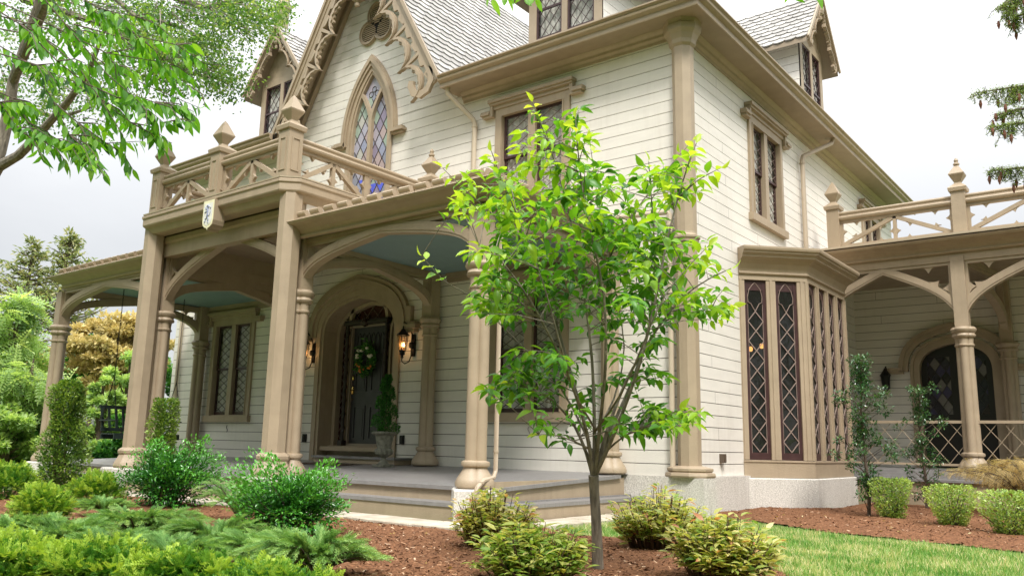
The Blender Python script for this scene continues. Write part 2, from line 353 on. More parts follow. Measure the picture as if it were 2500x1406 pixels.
def window2(fr, cx, z0, z1, W=1.28, hood=True, leadm=LEAD, a=.20, b=.33, drape=True, glass=None, parent=None, dark=False, split=True, dp=.0):
    "two-light double-hung window with mullion, casing, sill, hood moulding and diamond leading. z0..z1 = sash zone"
    h = W/2; cas = .15; mul = .15
    mb = MB(); mb.fbox(fr, cx-h-cas, z0-.02, -.06, cx-h, z1, .045); mb.fbox(fr, cx+h, z0-.02, -.06, cx+h+cas, z1, .045)
    mb.fbox(fr, cx-h-cas, z1, -.06, cx+h+cas, z1+.14, .045); mb.fbox(fr, cx-mul/2, z0, -.06, cx+mul/2, z1, .03)
    mb.fbox(fr, cx-h, z0-.02, -.06, cx+h, z0, .02)
    mb.fbox(fr, cx-h-.035, z0, .045, cx-h-.01, z1+.0, .06); mb.fbox(fr, cx+h+.01, z0, .045, cx+h+.035, z1, .06)
    wdw = mb.build('window', TAN, parent or house)
    sl = MB(); sl.fbox(fr, cx-h-cas-.05, z0-.15, -.0, cx+h+cas+.05, z0-.02, .09); sl.build('sill', TAN, wdw)
    if hood:
        hd = MB(); x0, x1 = cx-h-cas-.09, cx+h+cas+.09; zt = z1+.14
        hd.fbox(fr, x0+.06, zt, 0, x1-.06, zt+.07, .07); hd.fbox(fr, x0, zt+.07, 0, x1, zt+.11, .12); hd.fbox(fr, x0-.02, zt+.11, 0, x1+.02, zt+.165, .15)
        for s, xx in ((-1, x0), (1, x1)):
            aa, bb = sorted((xx, xx-s*.06)); hd.fbox(fr, aa, zt-.13, 0, bb, zt+.07, .10)
            aa, bb = sorted((xx+s*.002, xx+s*.17)); hd.fbox(fr, aa, zt-.13, 0, bb, zt-.09, .10)
            aa, bb = sorted((xx+s*.002, xx+s*.2)); hd.fbox(fr, aa, zt-.09, 0, bb, zt-.045, .13); hd.fbox(fr, aa, zt-.045, 0, bb-s*.0, zt-.012, .11)
        hd.build('hood_moulding', TAN, wdw)
    sm = MB(); gl = MB(); ld = MB(); zm = (z0+z1)/2+.02
    for s in (-1, 1):
        u0, u1 = sorted((cx+s*mul/2, cx+s*h)); st = .045
        parts = ((zm-.02, z1, -.045), (z0, zm+.02, -.075)) if split else ((z0, z1, -.05),)
        for q, (v0, v1, w) in enumerate(parts):
            frame_rect(sm, fr, u0, v0, u1, v1, st, w-.02, w+.012, .07 if v0 == z0 else .045)
            gl.add([fr(u0+st, v0+.04, w), fr(u1-st, v0+.04, w), fr(u1-st, v1-st, w), fr(u0+st, v1-st, w)], [(0, 1, 2, 3)])
            lead(ld, fr, u0+st, u1-st, v0+.05, v1-st, (u1-u0-2*st)*.58, .165, w+.006, .011)
    sm.build('sash', SASH, wdw); gl.build('glass', glass or GLASS, wdw, fix=False); ld.build('leading', leadm, wdw)
    if drape:
        curtain(fr, cx-h, cx+h, z0+.0, z1, -.115, wdw)
    return wdw
def rect_of(cx, z0, z1, W=1.28): return rect_open(cx-W/2-.1, cx+W/2+.1, z0-.05, z1+.06)
# --- window positions
LWX, RWX = -11.05, -2.8
GC = XC+.05
door_in = full(tudor(1.08, .72), -6.93, 2.45, .0)
goth = full(parch(.66, 1.62), GC, 6.45, 4.62)
gsl = (11.2-6.93)/2.42
front_open = [rect_of(LWX, .9, 2.9), rect_of(RWX, .9, 2.9), rect_of(RWX, 4.5, 6.08), arch_open(full(tudor(1.05, .72), -6.93, 2.45, -.1)), arch_open(full(parch(.62, 1.58), GC, 6.45, 4.6))]
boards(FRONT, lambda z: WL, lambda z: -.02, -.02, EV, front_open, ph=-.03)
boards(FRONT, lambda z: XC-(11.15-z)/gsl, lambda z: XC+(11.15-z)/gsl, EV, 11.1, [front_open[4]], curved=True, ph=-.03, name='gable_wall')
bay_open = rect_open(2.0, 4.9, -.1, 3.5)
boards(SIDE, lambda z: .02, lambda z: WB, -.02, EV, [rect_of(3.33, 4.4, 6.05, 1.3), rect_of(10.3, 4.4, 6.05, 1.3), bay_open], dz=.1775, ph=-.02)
window2(FRONT, LWX, .9, 2.9, leadm=LEADD); window2(FRONT, RWX, .9, 2.9, leadm=LEADD); window2(FRONT, RWX, 4.5, 6.08)
window2(SIDE, 3.33, 4.4, 6.05, 1.3); window2(SIDE, 10.3, 4.4, 6.05, 1.3)
# left and back walls, house interior stays dark
mb = MB(); mb.add([(WL, 0, -.02), (WL, WB, -.02), (WL, WB, EV+.1), (WL, 0, EV+.1)], [(0, 1, 2, 3)]); mb.add([(WL, WB, -.02), (0, WB, -.02), (0, WB, EV+.1), (WL, WB, EV+.1)], [(0, 1, 2, 3)])
mb.build('rear_wall', CREAM, house, fix=False)
mb = MB(); mb.box(WL+.05, 1.6, -.1, -.05, 1.7, EV+.1); mb.box(-1.9, 1.8, -.1, -1.8, WB, EV+.1); mb.box(WL+.05, .02, 3.7, -.05, 1.6, 3.8); mb.box(-1.8, 1.75, 3.7, -.03, WB-.1, 3.8); mb.build('inner_partition', ROOM, house)
# foundation stone
mb = MB(); mb.box(-1.15, -.02, -.75, .12, .3, -.012); mb.box(-.2, .3, -.75, .08, 2.2, -.013); mb.box(-.25, -.3, -.75, .36, .14, -.008)
mb.box(-.2, 4.0, -.75, .05, 8.4, -.014); mb.box(-1.0, -.38, -.75, -1.148, .1, -.06); mb.build('stone_foundation', GRAN, house)
# corner pilaster
def octo(c, prof, name, m=TAN, parent=None, smooth=False):
    mb = MB(); mb.lathe([(r*1.0824, z) for r, z in prof], c, 8, .5); return mb.build(name, m, parent or house)
pil = octo((.05, -.05, 0), [(r_ if z_ < .14 else r_*.76, z_) for r_, z_ in [(.31, -.005), (.32, .02), (.31, .055), (.27, .065), (.29, .085), (.29, .115), (.25, .13), (.195, .15), (.195, 3.28), (.22, 3.3), (.225, 3.33), (.25, 3.36), (.25, 3.39), (.2, 3.42), (.195, 3.45), (.195, 6.32), (.24, 6.36), (.25, 6.42), (.29, 6.5), (.34, 6.56), (.35, 6.64), (.33, 6.66), (.36, EV+.02)]], 'corner_pilaster')
# eaves: soffit, crown moulding under it, fascia and gutter, low hip roof
OH = .5
mb = MB()
x0 = XC+(11.2-EV)/gsl-.12
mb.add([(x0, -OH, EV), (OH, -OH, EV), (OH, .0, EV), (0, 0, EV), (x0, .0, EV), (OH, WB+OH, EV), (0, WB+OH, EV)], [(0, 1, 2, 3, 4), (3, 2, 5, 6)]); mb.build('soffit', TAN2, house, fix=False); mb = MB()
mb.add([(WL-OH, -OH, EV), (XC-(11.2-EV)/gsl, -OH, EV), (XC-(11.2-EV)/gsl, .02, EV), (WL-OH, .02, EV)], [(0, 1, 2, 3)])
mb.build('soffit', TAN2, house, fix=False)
mb = MB(); fas = [(0, 0), (.02, 0), (.025, .02), (.02, .085), (.05, .1), (.085, .12), (.095, .15), (.07, .17), (.09, .19), (.12, .205), (.12, .225), (0, .225)]
mb.sweep([(o, z+EV-.02) for o, z in fas], [(x0, -OH), (OH, -OH), (OH, WB+OH)]); mb.sweep([(o, z+EV-.02) for o, z in fas], [(WL-OH, WB), (WL-OH, -OH), (XC-(11.2-EV)/gsl, -OH)]); mb.build('eave_gutter', TAN, house)
cm = [(0, -.17), (.02, -.17), (.03, -.13), (.07, -.1), (.08, -.06), (.12, -.03), (.14, -.002), (0, -.002)]
mb = MB(); mb.sweep([(o, z+EV) for o, z in cm], [(x0+.15, 0), (0, 0), (0, WB)]); mb.build('crown_moulding', TAN, house)
mb = MB(); rz = EV+.2; gl_, gr_ = XC-2.42, XC+2.42; rt = rz+1.5
V = [(WL-OH, -OH, rz), (gl_, -OH, rz), (gl_, 5.8, rt), (-9.5, 5.8, rt), (gr_, -OH, rz), (OH, -OH, rz), (-5.8, 5.8, rt), (gr_, 5.8, rt), (OH, WB+OH, rz), (WL-OH, WB+OH, rz), (-5.8, WB-5.8, rt), (-9.5, WB-5.8, rt)]
mb.add(V, [(0, 1, 2, 3), (4, 5, 6), (4, 6, 7), (5, 8, 10, 6), (8, 9, 11, 10), (9, 0, 3, 11), (3, 6, 10, 11), (2, 7, 6, 3)]); mb.build('main_roof', mat('dark_slate_roof', (.2, .19, .18), .7, .15, 6, .3, 30), house, fix=False)
# scalloped slates
def slates(O, e, s, n, ulen, vlen, inside=None, ex=.18, wd=.27, name='scalloped_roof', parent=None):
    mb = MB(); O, e, s, n = Vector(O), Vector(e).normalized(), Vector(s).normalized(), Vector(n).normalized(); rows = int(vlen/ex)+1
    for r in range(rows):
        v = r*ex; k = 0; off = (r % 2)*wd/2
        while True:
            u = k*wd-off; k += 1
            if u > ulen: break
            ua, ub = max(u, 0), min(u+wd, ulen)
            if ub-ua < .03: continue
            vt = min(v+ex*1.15, vlen)
            if vt-v < .03: continue
            if inside and not inside((ua+ub)/2, v+ex/2): continue
            jl = .012+random.uniform(0, .006); prof = [(0, .45), (.12, .2), (.32, .03), (.5, 0), (.68, .03), (.88, .2), (1, .45)]
            pts = [(u+wd*(.02+.96*a), v+ex*(-.12+b*.55)) for a, b in prof]; pts = [(min(max(a, ua), ub), max(b, -.02)) for a, b in pts]
            c = random.random(); top = [(ub, vt), (ua, vt)]
            V = [O+e*a+s*b+n*(jl+.014*(1-(b-v)/ex)) for a, b in pts]+[O+e*a+s*b+n*.004 for a, b in top]; kk = len(pts)
            V2 = [O+e*a+s*b for a, b in pts]
            mb.add(V+V2, [tuple(range(kk+2))]+[(i, kk+2+i, kk+3+i, i+1) for i in range(kk-1)], (c, 0, 0))
    return mb.build(name, SLATE, parent or house, fix=False)
sv = Vector((-1, 0, gsl)).normalized(); slen = 2.5*math.sqrt(1+gsl*gsl)
gx = XC+2.5; gz = 11.2-gsl*2.5
slates((gx, -.52, gz), (0, 1, 0), sv, (gsl, 0, 1), 9.5, slen, name='gable_roof_slates')
mb = MB(); mb.add([(gx, -.5, gz), (gx, 9, gz), (XC, 9, 11.2), (XC, -.5, 11.2), (XC-2.5, -.5, gz), (XC-2.5, 9, gz)], [(0, 1, 2, 3), (3, 2, 5, 4)]); mb.build('gable_roof_deck', mat('roof_deck', (.12, .1, .09), .8), house, fix=False)
# gable rakes + bargeboard.  rake frame: u down the slope, v = perpendicular inward
def rake(apex, half, slope, y, side, depthw, scale, units, name='bargeboard', fr0=None, u_start=.15, mould=.2, parent=None):
    fr0 = fr0 or Fr((0, y, 0), (1, 0, 0), (0, -1, 0)); ax, az = apex; L = half*math.sqrt(1+slope*slope)
    d = Vector((side, -slope)).normalized(); nv = Vector((-side*slope, -1)).normalized()   # nv points inward/down
    def T(u, v): return (ax+d.x*u+nv.x*v, az+d.y*u+nv.y*v)
    mb = MB()
    mb.prism(fr0, [T(0, 0), T(L, 0), T(L, mould*.55), T(0, mould*.55)], -.02, .05)
    mb.prism(fr0, [T(0, mould*.55), T(L, mould*.55), T(L, mould), T(0, mould)], -.02, .03)
    mb.prism(fr0, [T(0, -.03), T(L+.05, -.03), T(L+.05, .04), T(0, .04)], .05, .09)
    bd = MB(); U = (L-u_start-.05)/units
    for k in range(units):
        u0 = u_start+k*U; R = scale
        # main foil: band arc from beam curling inward to a cusp, leaning downhill
        c0 = []; c1 = []; n = 16
        for i in range(n+1):
            t = i/n; ang = PI*(1.02*t)+.1
            uu = u0+U*(.5-.5*math.cos(ang)); vv = mould+R*(.98-.78*math.sin(ang)**.8 if math.sin(ang) > 0 else .98)
            c0.append((uu, vv)); th = R*.125*(.55+.45*math.sin(min(PI, max(0, ang))))
            z = (R*.055 if i % 2 else 0)
            c1.append((uu, vv+th+z))
        bd.band(fr0, [T(*q) for q in c0], [T(*q) for q in c1], -.02, .045)
        off_ = R*.06
        bd.band(fr0, [T(a, b+off_) for a, b in c0], [T(a, b+off_*.4) for a, b in c1[:-1]]+[T(*c1[-1])], .0, .062)
        # spandrel web near the joint with beam (pierced triangle)
        bd.prism(fr0, [T(u0-U*.04, mould), T(u0+U*.06, mould), T(u0+U*.03, mould+R*.9), T(u0-U*.02, mould+R*.9)], -.02, .03)
        bd.prism(fr0, [T(u0+U*.06, mould), T(u0+U*.42, mould), T(u0+U*.36, mould+R*.16), T(u0+U*.12, mould+R*.1)], -.02, .028)
        bd.prism(fr0, [T(u0+U*.94, mould), T(u0+U*.58, mould), T(u0+U*.64, mould+R*.16), T(u0+U*.88, mould+R*.1)], -.02, .028)
        # small inner cusp with teeth
        cc = (u0+U*.5, mould+R*.36); tt = []; ti = []
        for i in range(9):
            a = PI*(i/8); tt.append((cc[0]-math.cos(a)*U*.20, cc[1]+R*.20-R*.17*math.sin(a)+(R*.05 if i % 2 else 0)))
            ti.append((cc[0]-math.cos(a)*U*.25, cc[1]+R*.13-R*.17*math.sin(a)))
        bd.band(fr0, [T(*q) for q in ti], [T(*q) for q in tt], -.02, .03)
        for s2 in (.5, 1):
            pass
    # end scroll
    e0, e1 = [], []
    for i in range(13):
        a = PI*1.35*i/12-.35; r0, r1 = scale*.36, scale*.58
        e0.append(T(L-.1-scale*.3+r0*math.sin(a), mould+scale*.35-r0*math.cos(a))); e1.append(T(L-.1-scale*.3+(r1+(scale*.05 if i % 2 else 0))*math.sin(a), mould+scale*.35-(r1+(scale*.05 if i % 2 else 0))*math.cos(a)))
    bd.band(fr0, e0, e1, -.02, .05)
    o = mb.build('rake_board', TAN, parent or house); bd.build(name, TAN, o)
    return o
for s in (1, -1): rake((XC, 11.2), 2.42, gsl, -.5, s, 0, .54, 6)
# underside soffit of the gable overhang
mb = MB()
for s in (1, -1):
    mb.add([(XC, -.48, 11.1), (XC+s*2.45, -.48, 11.1-gsl*2.45), (XC+s*2.45, 0, 11.1-gsl*2.45), (XC, 0, 11.1)], [(0, 1, 2, 3)])
    mb.bar((XC, -.06, 10.98), (XC+s*2.2, -.06, 10.98-gsl*2.2), .1, .1, (0, 1, 0)); mb.bar((XC, -.24, 11.0), (XC+s*2.2, -.24, 11.0-gsl*2.2), .05, .06, (0, 1, 0))
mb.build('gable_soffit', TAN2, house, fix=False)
mb = MB(); mb.lathe([(.0, 9.1), (.05, 9.12), (.06, 9.17), (.03, 9.2), (.09, 9.24), (.16, 9.3), (.16, 9.36), (.22, 9.42), (.24, 9.5), (.24, 10.3), (.1, 10.4)], (XC, -.5, 0), 8, .5); mb.build('gable_pendant', TAN, house)
# trefoil louvre
def circ(cx, cz, r, a0, a1, n=14): return [(cx+r*math.cos(a0+(a1-a0)*i/n), cz+r*math.sin(a0+(a1-a0)*i/n)) for i in range(n+1)]
TX, TZ = -6.87, 8.90; q3 = [(TX, TZ+.24), (TX-.22, TZ-.13), (TX+.22, TZ-.13)]
def tref(r, w_=0):
    pts = []; A = [(-40, 220), (80, 340), (-160+360-0, 100+360)]
    pts += circ(*q3[0], r, math.radians(-35), math.radians(215)); pts += circ(*q3[1], r, math.radians(85), math.radians(335)); pts += circ(*q3[2], r, math.radians(205), math.radians(455)); return pts
mb = MB(); mb.prism(FRONT, tref(.2), 0, .005); tv = mb.build('trefoil_louvre', ROOM, house)
mb = MB(); mb.band(FRONT, tref(.20), tref(.275), 0, .05, True); mb.band(FRONT, tref(.235), tref(.262), .05, .07, True); mb.build('frame', TAN, tv)
mb = MB()
for c in q3:
    for k in range(-4, 5):
        z = k*.045; hw = math.sqrt(max(0, .195**2-z*z)); mb.bar(FRONT(c[0]-hw, c[1]+z, .022), FRONT(c[0]+hw, c[1]+z, .022), .03, .012, Vector((0, -1, .5)))
mb.build('slats', TAN, tv)
# gothic window
gw = MB(); inn = full(parch(.52, 1.36), GC, 6.45, 4.62); mid = full(parch(.62, 1.5), GC, 6.45, 4.62); gw.band(FRONT, inn, mid, -.08, .03); gw.band(FRONT, full(parch(.575, 1.42), GC, 6.45, 4.62), full(parch(.67, 1.56), GC, 6.45, 4.62), .03, .055)
gwin = gw.build('gothic_window', TAN, house)
hm = MB(); hm.band(FRONT, full(parch(.655, 1.53), GC, 6.45, 6.35), full(parch(.79, 1.78), GC, 6.45, 6.35), 0, .09); hm.band(FRONT, full(parch(.7, 1.62), GC, 6.45, 6.35), full(parch(.775, 1.74), GC, 6.45, 6.35), .09, .12)
for s in (-1, 1):
    for z0_, z1_, L_, w_ in ((6.33, 6.37, .2, .1), (6.37, 6.42, .24, .14), (6.42, 6.46, .2, .11)):
        a, b = sorted((GC+s*.70, GC+s*(.80+L_))); hm.fbox(FRONT, a, z0_, 0, b, z1_, w_)
hm.build('hood_moulding', TAN, gwin)
ma = MB(); ma.fbox(FRONT, GC-.045, 4.62, -.06, GC+.045, 6.85, .036)
for s in (-1, 1):   # Y tracery rising from the mullion to the arch
    tt = [k/12 for k in range(13)]; Pm = [(GC+s*(.36*t**1.5), 6.78+.74*t) for t in tt]; A = [(u-.04, v) for u, v in Pm]; A2 = [(u+.04, v) for u, v in Pm]; ma.band(FRONT, A, A2, -.06, .033+.001*s)
ma.build('tracery', TAN, gwin)
in_g = arch_open(inn)
def inside_g(u, v): return in_g[0] < v < in_g[1] and in_g[2](v) < u < in_g[3](v)
STG = stained('stained_glass', [(0.384, 0.347, 0.409), (0.310, 0.384, 0.322), (0.409, 0.322, 0.322), (0.279, 0.298, 0.409), (0.434, 0.422, 0.384), (0.248, 0.260, 0.322), (0.372, 0.360, 0.434), (0.260, 0.223, 0.310)], .22, .36, (GC, 0, 4.7), (1, 0, 0))
g = MB(); g.prism(FRONT, inn, -.05, -.045); g.build('stained_glass', STG, gwin)
ld = MB(); lead(ld, FRONT, GC-.5, GC+.5, 4.65, 7.3, .22, .36, -.04, .012, inside_g, uc=GC, vc=4.7); 
for dx, dz_ in ((-.085, 0), (.085, 0), (0, .1)): ld.band(FRONT, circ(GC+dx, 7.40+dz_, .055, 0, 2*PI), circ(GC+dx, 7.40+dz_, .065, 0, 2*PI), -.045, -.035)
ld.build('leading', LEADD, gwin)
# --- dormers
def dormer(fr, cx, hb, zb, zap, he, depth, ez0=8.62):
    "fr = front plane frame; body half-width hb, base zb, apex zap, eave half-width he"
    slope = (zap-ez0)/he; ez = zap-slope*he; bw = ez+slope*(he-hb)
    dm = MB(); dm.fbox(fr, cx-hb, zb, -.03, cx-hb+.17, bw-.05, 0); dm.fbox(fr, cx+hb-.17, zb, -.03, cx+hb, bw-.05, 0); dm.fbox(fr, cx-hb+.17, bw-.3, -.03, cx+hb-.17, bw-.12, .0)
    dm.prism(fr, [(cx-hb, bw-.119), (cx+hb, bw-.119), (cx+hb, bw-.02), (cx, zap-.06), (cx-hb, bw-.02)], -.03, -.01)
    dm.fbox(fr, cx-hb+.17, zb, -.03, cx+hb-.17, zb+.12, -.0); dm.fbox(fr, cx-.06, zb+.12, -.03, cx+.06, bw-.3, 0)
    d = dm.build('dormer', TAN, house)
    for s in (-1, 1):
        u0, u1 = sorted((cx+s*.06, cx+s*(hb-.17))); sm = MB(); zm = (zb+.12+bw-.3)/2
        frame_rect(sm, fr, u0, zb+.12, u1, bw-.3, .035, -.05, -.015); sm.fbox(fr, u0, zm-.02, -.05, u1, zm+.02, -.012)
        gl = MB(); gl.add([fr(u0, zb+.12, -.04), fr(u1, zb+.12, -.04), fr(u1, bw-.3, -.04), fr(u0, bw-.3, -.04)], [(0, 1, 2, 3)]); gl.build('glass', GLASS, d, fix=False)
        lead(sm, fr, u0+.03, u1-.03, zb+.14, bw-.32, .19, .24, -.03, .013)
        sm.build('sash', SASH, d)
        curtain(fr, u0, u1, zb+.12, bw-.3, -.12, d)
    # cheeks
    for s in (-1, 1):
        o_ = fr(cx+s*hb, 0, 0); f2 = Fr(o_, -fr.n, fr.e*s)
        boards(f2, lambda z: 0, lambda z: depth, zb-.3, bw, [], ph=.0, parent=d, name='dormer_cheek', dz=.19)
    # roof
    for s in (-1, 1):
        O = fr(cx+s*he, ez, .28); e = -fr.n; sv_ = (fr.e*(-s)*he+Vector((0, 0, 1))*(zap-ez)).normalized(); nn = (fr.e*s*(zap-ez)+Vector((0, 0, 1))*he).normalized()
        slates(O, e, sv_, nn, depth+.3, math.hypot(he, zap-ez), name='dormer_roof', parent=d, ex=.17, wd=.25)
        u = MB(); a = fr(cx+s*he, ez-.03, .27); b = fr(cx, zap-.03, .27); c = fr(cx, zap-.03, -depth); dd = fr(cx+s*he, ez-.03, -depth); dn = Vector((0, 0, -.09))
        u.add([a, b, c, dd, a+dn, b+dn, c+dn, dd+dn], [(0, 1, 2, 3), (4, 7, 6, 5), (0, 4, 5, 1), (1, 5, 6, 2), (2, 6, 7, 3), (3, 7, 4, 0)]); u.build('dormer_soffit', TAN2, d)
    f3 = Fr(fr(0, 0, .24), fr.e, fr.n)
    for s in (-1, 1): 
        r_ = rake((cx, zap), he, slope, 0, s, 0, .2, 3, fr0=f3, u_start=.12, mould=.1, parent=d, name='dormer_bargeboard')
    pd = MB(); pd.lathe([(0, -.62), (.03, -.6), (.04, -.55), (.02, -.52), (.07, -.47), (.09, -.4), (.09, -.32), (.06, -.28), (.03, -.2)], fr(cx, zap, .25), 8, .5); pd.build('dormer_pendant', TAN, d)
    return d
DF = Fr((0, .45, 0), (1, 0, 0), (0, -1, 0)); DS = Fr((-.25, 0, 0), (0, 1, 0), (1, 0, 0))
dormer(DF, -2.47, .79, 7.5, 10.15, 1.12, 3.0); dormer(DF, -10.62, .79, 7.3, 10.15, 1.12, 3.0); dormer(DS, 7.1, .76, 7.3, 10.6, 1.08, 3.2, 9.15)
mb = MB(); mb.lathe([(.25, 9), (.25, 11.8), (.3, 11.85), (.3, 11.95), (.2, 12.05), (.18, 12.2), (.18, 13.0), (.24, 13.05), (.25, 13.2), (.18, 13.3), (.18, 15.5)], (-14.45+.0, 3, 0), 8, .5); ch = mb.build('chimney_shaft', TAN, house)
# --- downspouts
def pipe(pts, r, m, name='downspout', straps=()):
    mb = MB(); mb.tube(pts, r, 10)
    for p in straps: mb.tube([Vector(p)-Vector((0, 0, .012)), Vector(p)+Vector((0, 0, .012))], r*1.25, 10)
    return mb.build(name, m, house, smooth=True)
pipe([(-4.42, -.42, 6.72), (-4.42, -.42, 6.62), (-4.07, -.09, 6.14), (-4.05, -.07, 6.05), (-4.05, -.07, 3.7)], .045, PIPE, straps=[(-4.05, -.07, 6.0)])
pipe([(.45, 6.0, EV), (.42, 6.0, EV-.1), (.1, 5.15, 6.15), (.09, 5.12, 6.05), (.09, 5.12, 3.6)], .045, BROWNP, straps=[(.09, 5.12, 6.0)])
pipe([(-1.25, -.09, 3.86), (-.2, -.09, 3.80), (-.19, -.09, 3.76), (-.19, -.09, .12), (-.2, -.1, .05), (-.3, -.16, -.14), (-.31, -.17, -.3)], .04, PIPE, straps=[(-.19, -.09, 3.6), (-.19, -.09, .12)])
pipe([(-1.0, -3.02, 3.3), (-1.0, -3.02, .08), (-.98, -3.08, .0), (-.93, -3.33, -.03), (-.93, -3.42, -.1), (-.97, -3.47, -.25), (-1.0, -3.49, -.6)], .028, BROWNP, straps=[(-1.0, -3.02, .3), (-.93, -3.36, -.05)])
pipe([(-13.15, -.07, 3.6), (-13.15, -.07, -.1)], .045, PIPE)
# --- doorway
rec = MB(); dcurve = door_in; inner = [(x+(.0 if abs(x+6.93) < .01 else (-.0)), z) for x, z in dcurve]
rec.band(FRONT, full(tudor(1.0, .68), -6.93, 2.45, .0), full(tudor(1.12, .78), -6.93, 2.45, .0), -.42, .02)
rec.band(FRONT, full(tudor(1.07, .74), -6.93, 2.45, .0), full(tudor(1.19, .86), -6.93, 2.45, .0), .02, .05)
rec.band(FRONT, full(tudor(.9, .6), -6.93, 2.45, .12), full(tudor(.99, .67), -6.93, 2.45, .12), -.42, -.30)
ent = rec.build('entrance', TAN, house)
hm = MB()
for r0, r1, h0, h1, d_ in ((1.19, 1.28, .86, .96, .07), (1.28, 1.36, .96, 1.06, .12), (1.36, 1.44, 1.06, 1.15, .09)): hm.band(FRONT, full(tudor(r0, h0), -6.93, 2.45, 2.42), full(tudor(r1, h1), -6.93, 2.45, 2.42), 0, d_)
for s in (-1, 1):
    for z0_, z1_, L_, w_ in ((2.36, 2.42, .26, .12), (2.42, 2.5, .32, .17), (2.5, 2.55, .26, .13), (2.55, 2.85, .12, .1)):
        a, b = sorted((-6.93+s*1.37, -6.93+s*(1.37+L_))); hm.fbox(FRONT, a, z0_, 0.001, b, z1_, w_)
hm.build('hood_moulding', TAN, ent)
tr = MB(); bk = MB(); DC = -7.0; YD = -.34
bk.fbox(FRONT, -8.0, .1, YD-.12, -5.86, 3.4, YD-.1); bk.build('dark_backing', mat('deep_red_glass', (.05, .012, .008), .15, .4, 8), ent)
def arcband(half, cx, z0, t, w0, w1, zb=None): tr.band(FRONT, full([(x, z) for x, z in half], cx, z0, zb), offs(full(half, cx, z0, zb), t), w0, w1)
arcband(parch(.5, .62), DC, 2.68, .075, YD-.03, YD+.04, 2.62)
arcband(parch(.13, .38), DC-.74, 2.45, .05, YD-.03, YD+.03, .3); arcband(parch(.13, .38), DC+.80, 2.45, .05, YD-.03, YD+.03, .3)
tr.fbox(FRONT, -7.99, .1, YD-.1, -5.87, .3, YD+.1); tr.fbox(FRONT, -7.95, .2, YD+.1, -5.9, .28, -.05); tr.build('door_tracery', TAN, ent)
rp = MB()
for xx in (DC-.56, DC+.56):
    rp.tube([(xx, -YD-.06, .3), (xx, -YD-.06, 2.66)], .035, 8)
    for k in range(60):
        a = k*.9; z = .34+k*.0385; rp.tube([(xx+.035*math.cos(a), -YD-.06+.035*math.sin(a), z), (xx+.035*math.cos(a+.9), -YD-.06+.035*math.sin(a+.9), z+.0385)], .016, 5)
    rp.box(xx-.06, -YD-.12, .3, xx+.06, -YD, .4)
rp.box(DC-.62, -YD-.12, 2.66, DC+.62, -YD+.02, 2.72); rp.box(DC-.62, -YD-.1, 2.72, DC+.62, -YD+.02, 2.76)
for k in range(40): rp.tube([(DC-.6+k*.03, -YD-.12, 2.68), (DC-.6+k*.03+.03, -YD-.12, 2.72)], .012, 5)
rp.lathe([(0, 2.6), (.06, 2.63), (.08, 2.69), (.06, 2.75), (0, 2.79)], (DC, -YD-.12, 0), 8); rp.build('carved_surround', CARVE, ent)
dd = MB(); dx0, dx1, dz0, dz1 = DC-.49, DC+.49, .3, 2.64; yw = YD-.06; dd.fbox(FRONT, dx0, dz0, yw-.04, dx1, dz1, yw)
for a, b, c, e_ in ((dx0+.1, .42, DC-.06, 1.08), (DC+.06, .42, dx1-.1, 1.08), (dx0+.1, 1.35, DC-.06, 2.0), (DC+.06, 1.35, dx1-.1, 2.0)):
    frame_rect(dd, FRONT, a, b, c, e_, .03, yw, yw+.018); dd.fbox(FRONT, a+.06, b+.06, yw, c-.06, e_-.06, yw+.008)
for k in range(6): 
    x = dx0+.11+k*.13; dd.band(FRONT, full(parch(.045, .1), x+.055, 2.4, 2.08), full(parch(.055, .115), x+.055, 2.4, 2.08), yw, yw+.014)
door = dd.build('front_door', DARK, ent); 
hn = MB(); hn.lathe([(0, -.09), (.02, -.07), (.035, 0), (.02, .07), (0, .09)], FRONT(dx0+.06, 1.38, yw+.02), 8); hn.lathe([(0, -.06), (.025, -.03), (.03, 0), (.025, .03), (0, .06)], FRONT(dx0+.06, 1.62, yw+.02), 8); hn.lathe([(0, -.02), (.012, 0), (0, .02)], FRONT(dx0+.06, 1.2, yw+.02), 8)
hn.tube([FRONT(dx0+.06, 1.38, yw+.03), FRONT(dx0+.06, 1.38, yw+.07), FRONT(dx0+.12, 1.38, yw+.08)], .012, 6); hn.build('door_handle', BRASS, ent)
fm = MB(); frame_rect(fm, FRONT, dx0-.045, .3, dx1+.045, dz1+.03, .043, yw-.02, yw+.05); fm.build('door_frame', mat('door_frame_paint', (.30, .24, .18), .4), ent)
lr = MB(); lead(lr, FRONT, DC-.87, DC-.61, .4, 2.7, .2, .28, YD-.07, .01); lead(lr, FRONT, DC+.67, DC+.93, .4, 2.7, .2, .28, YD-.07, .01); lead(lr, FRONT, DC-.45, DC+.45, 2.7, 3.25, .3, .3, YD-.07, .01); lr.build('sidelight_leading', mat('lead_came', (.16, .12, .10), .4), ent)
st = MB(); st.box(-7.52, -.42, -.01, -5.35, 0.0, .075); stp = st.build('door_step', TAN, ent); st = MB(); st.box(-7.55, -.46, .076, -5.32, .0, .115); st.build('step_tread', FLOOR, stp)
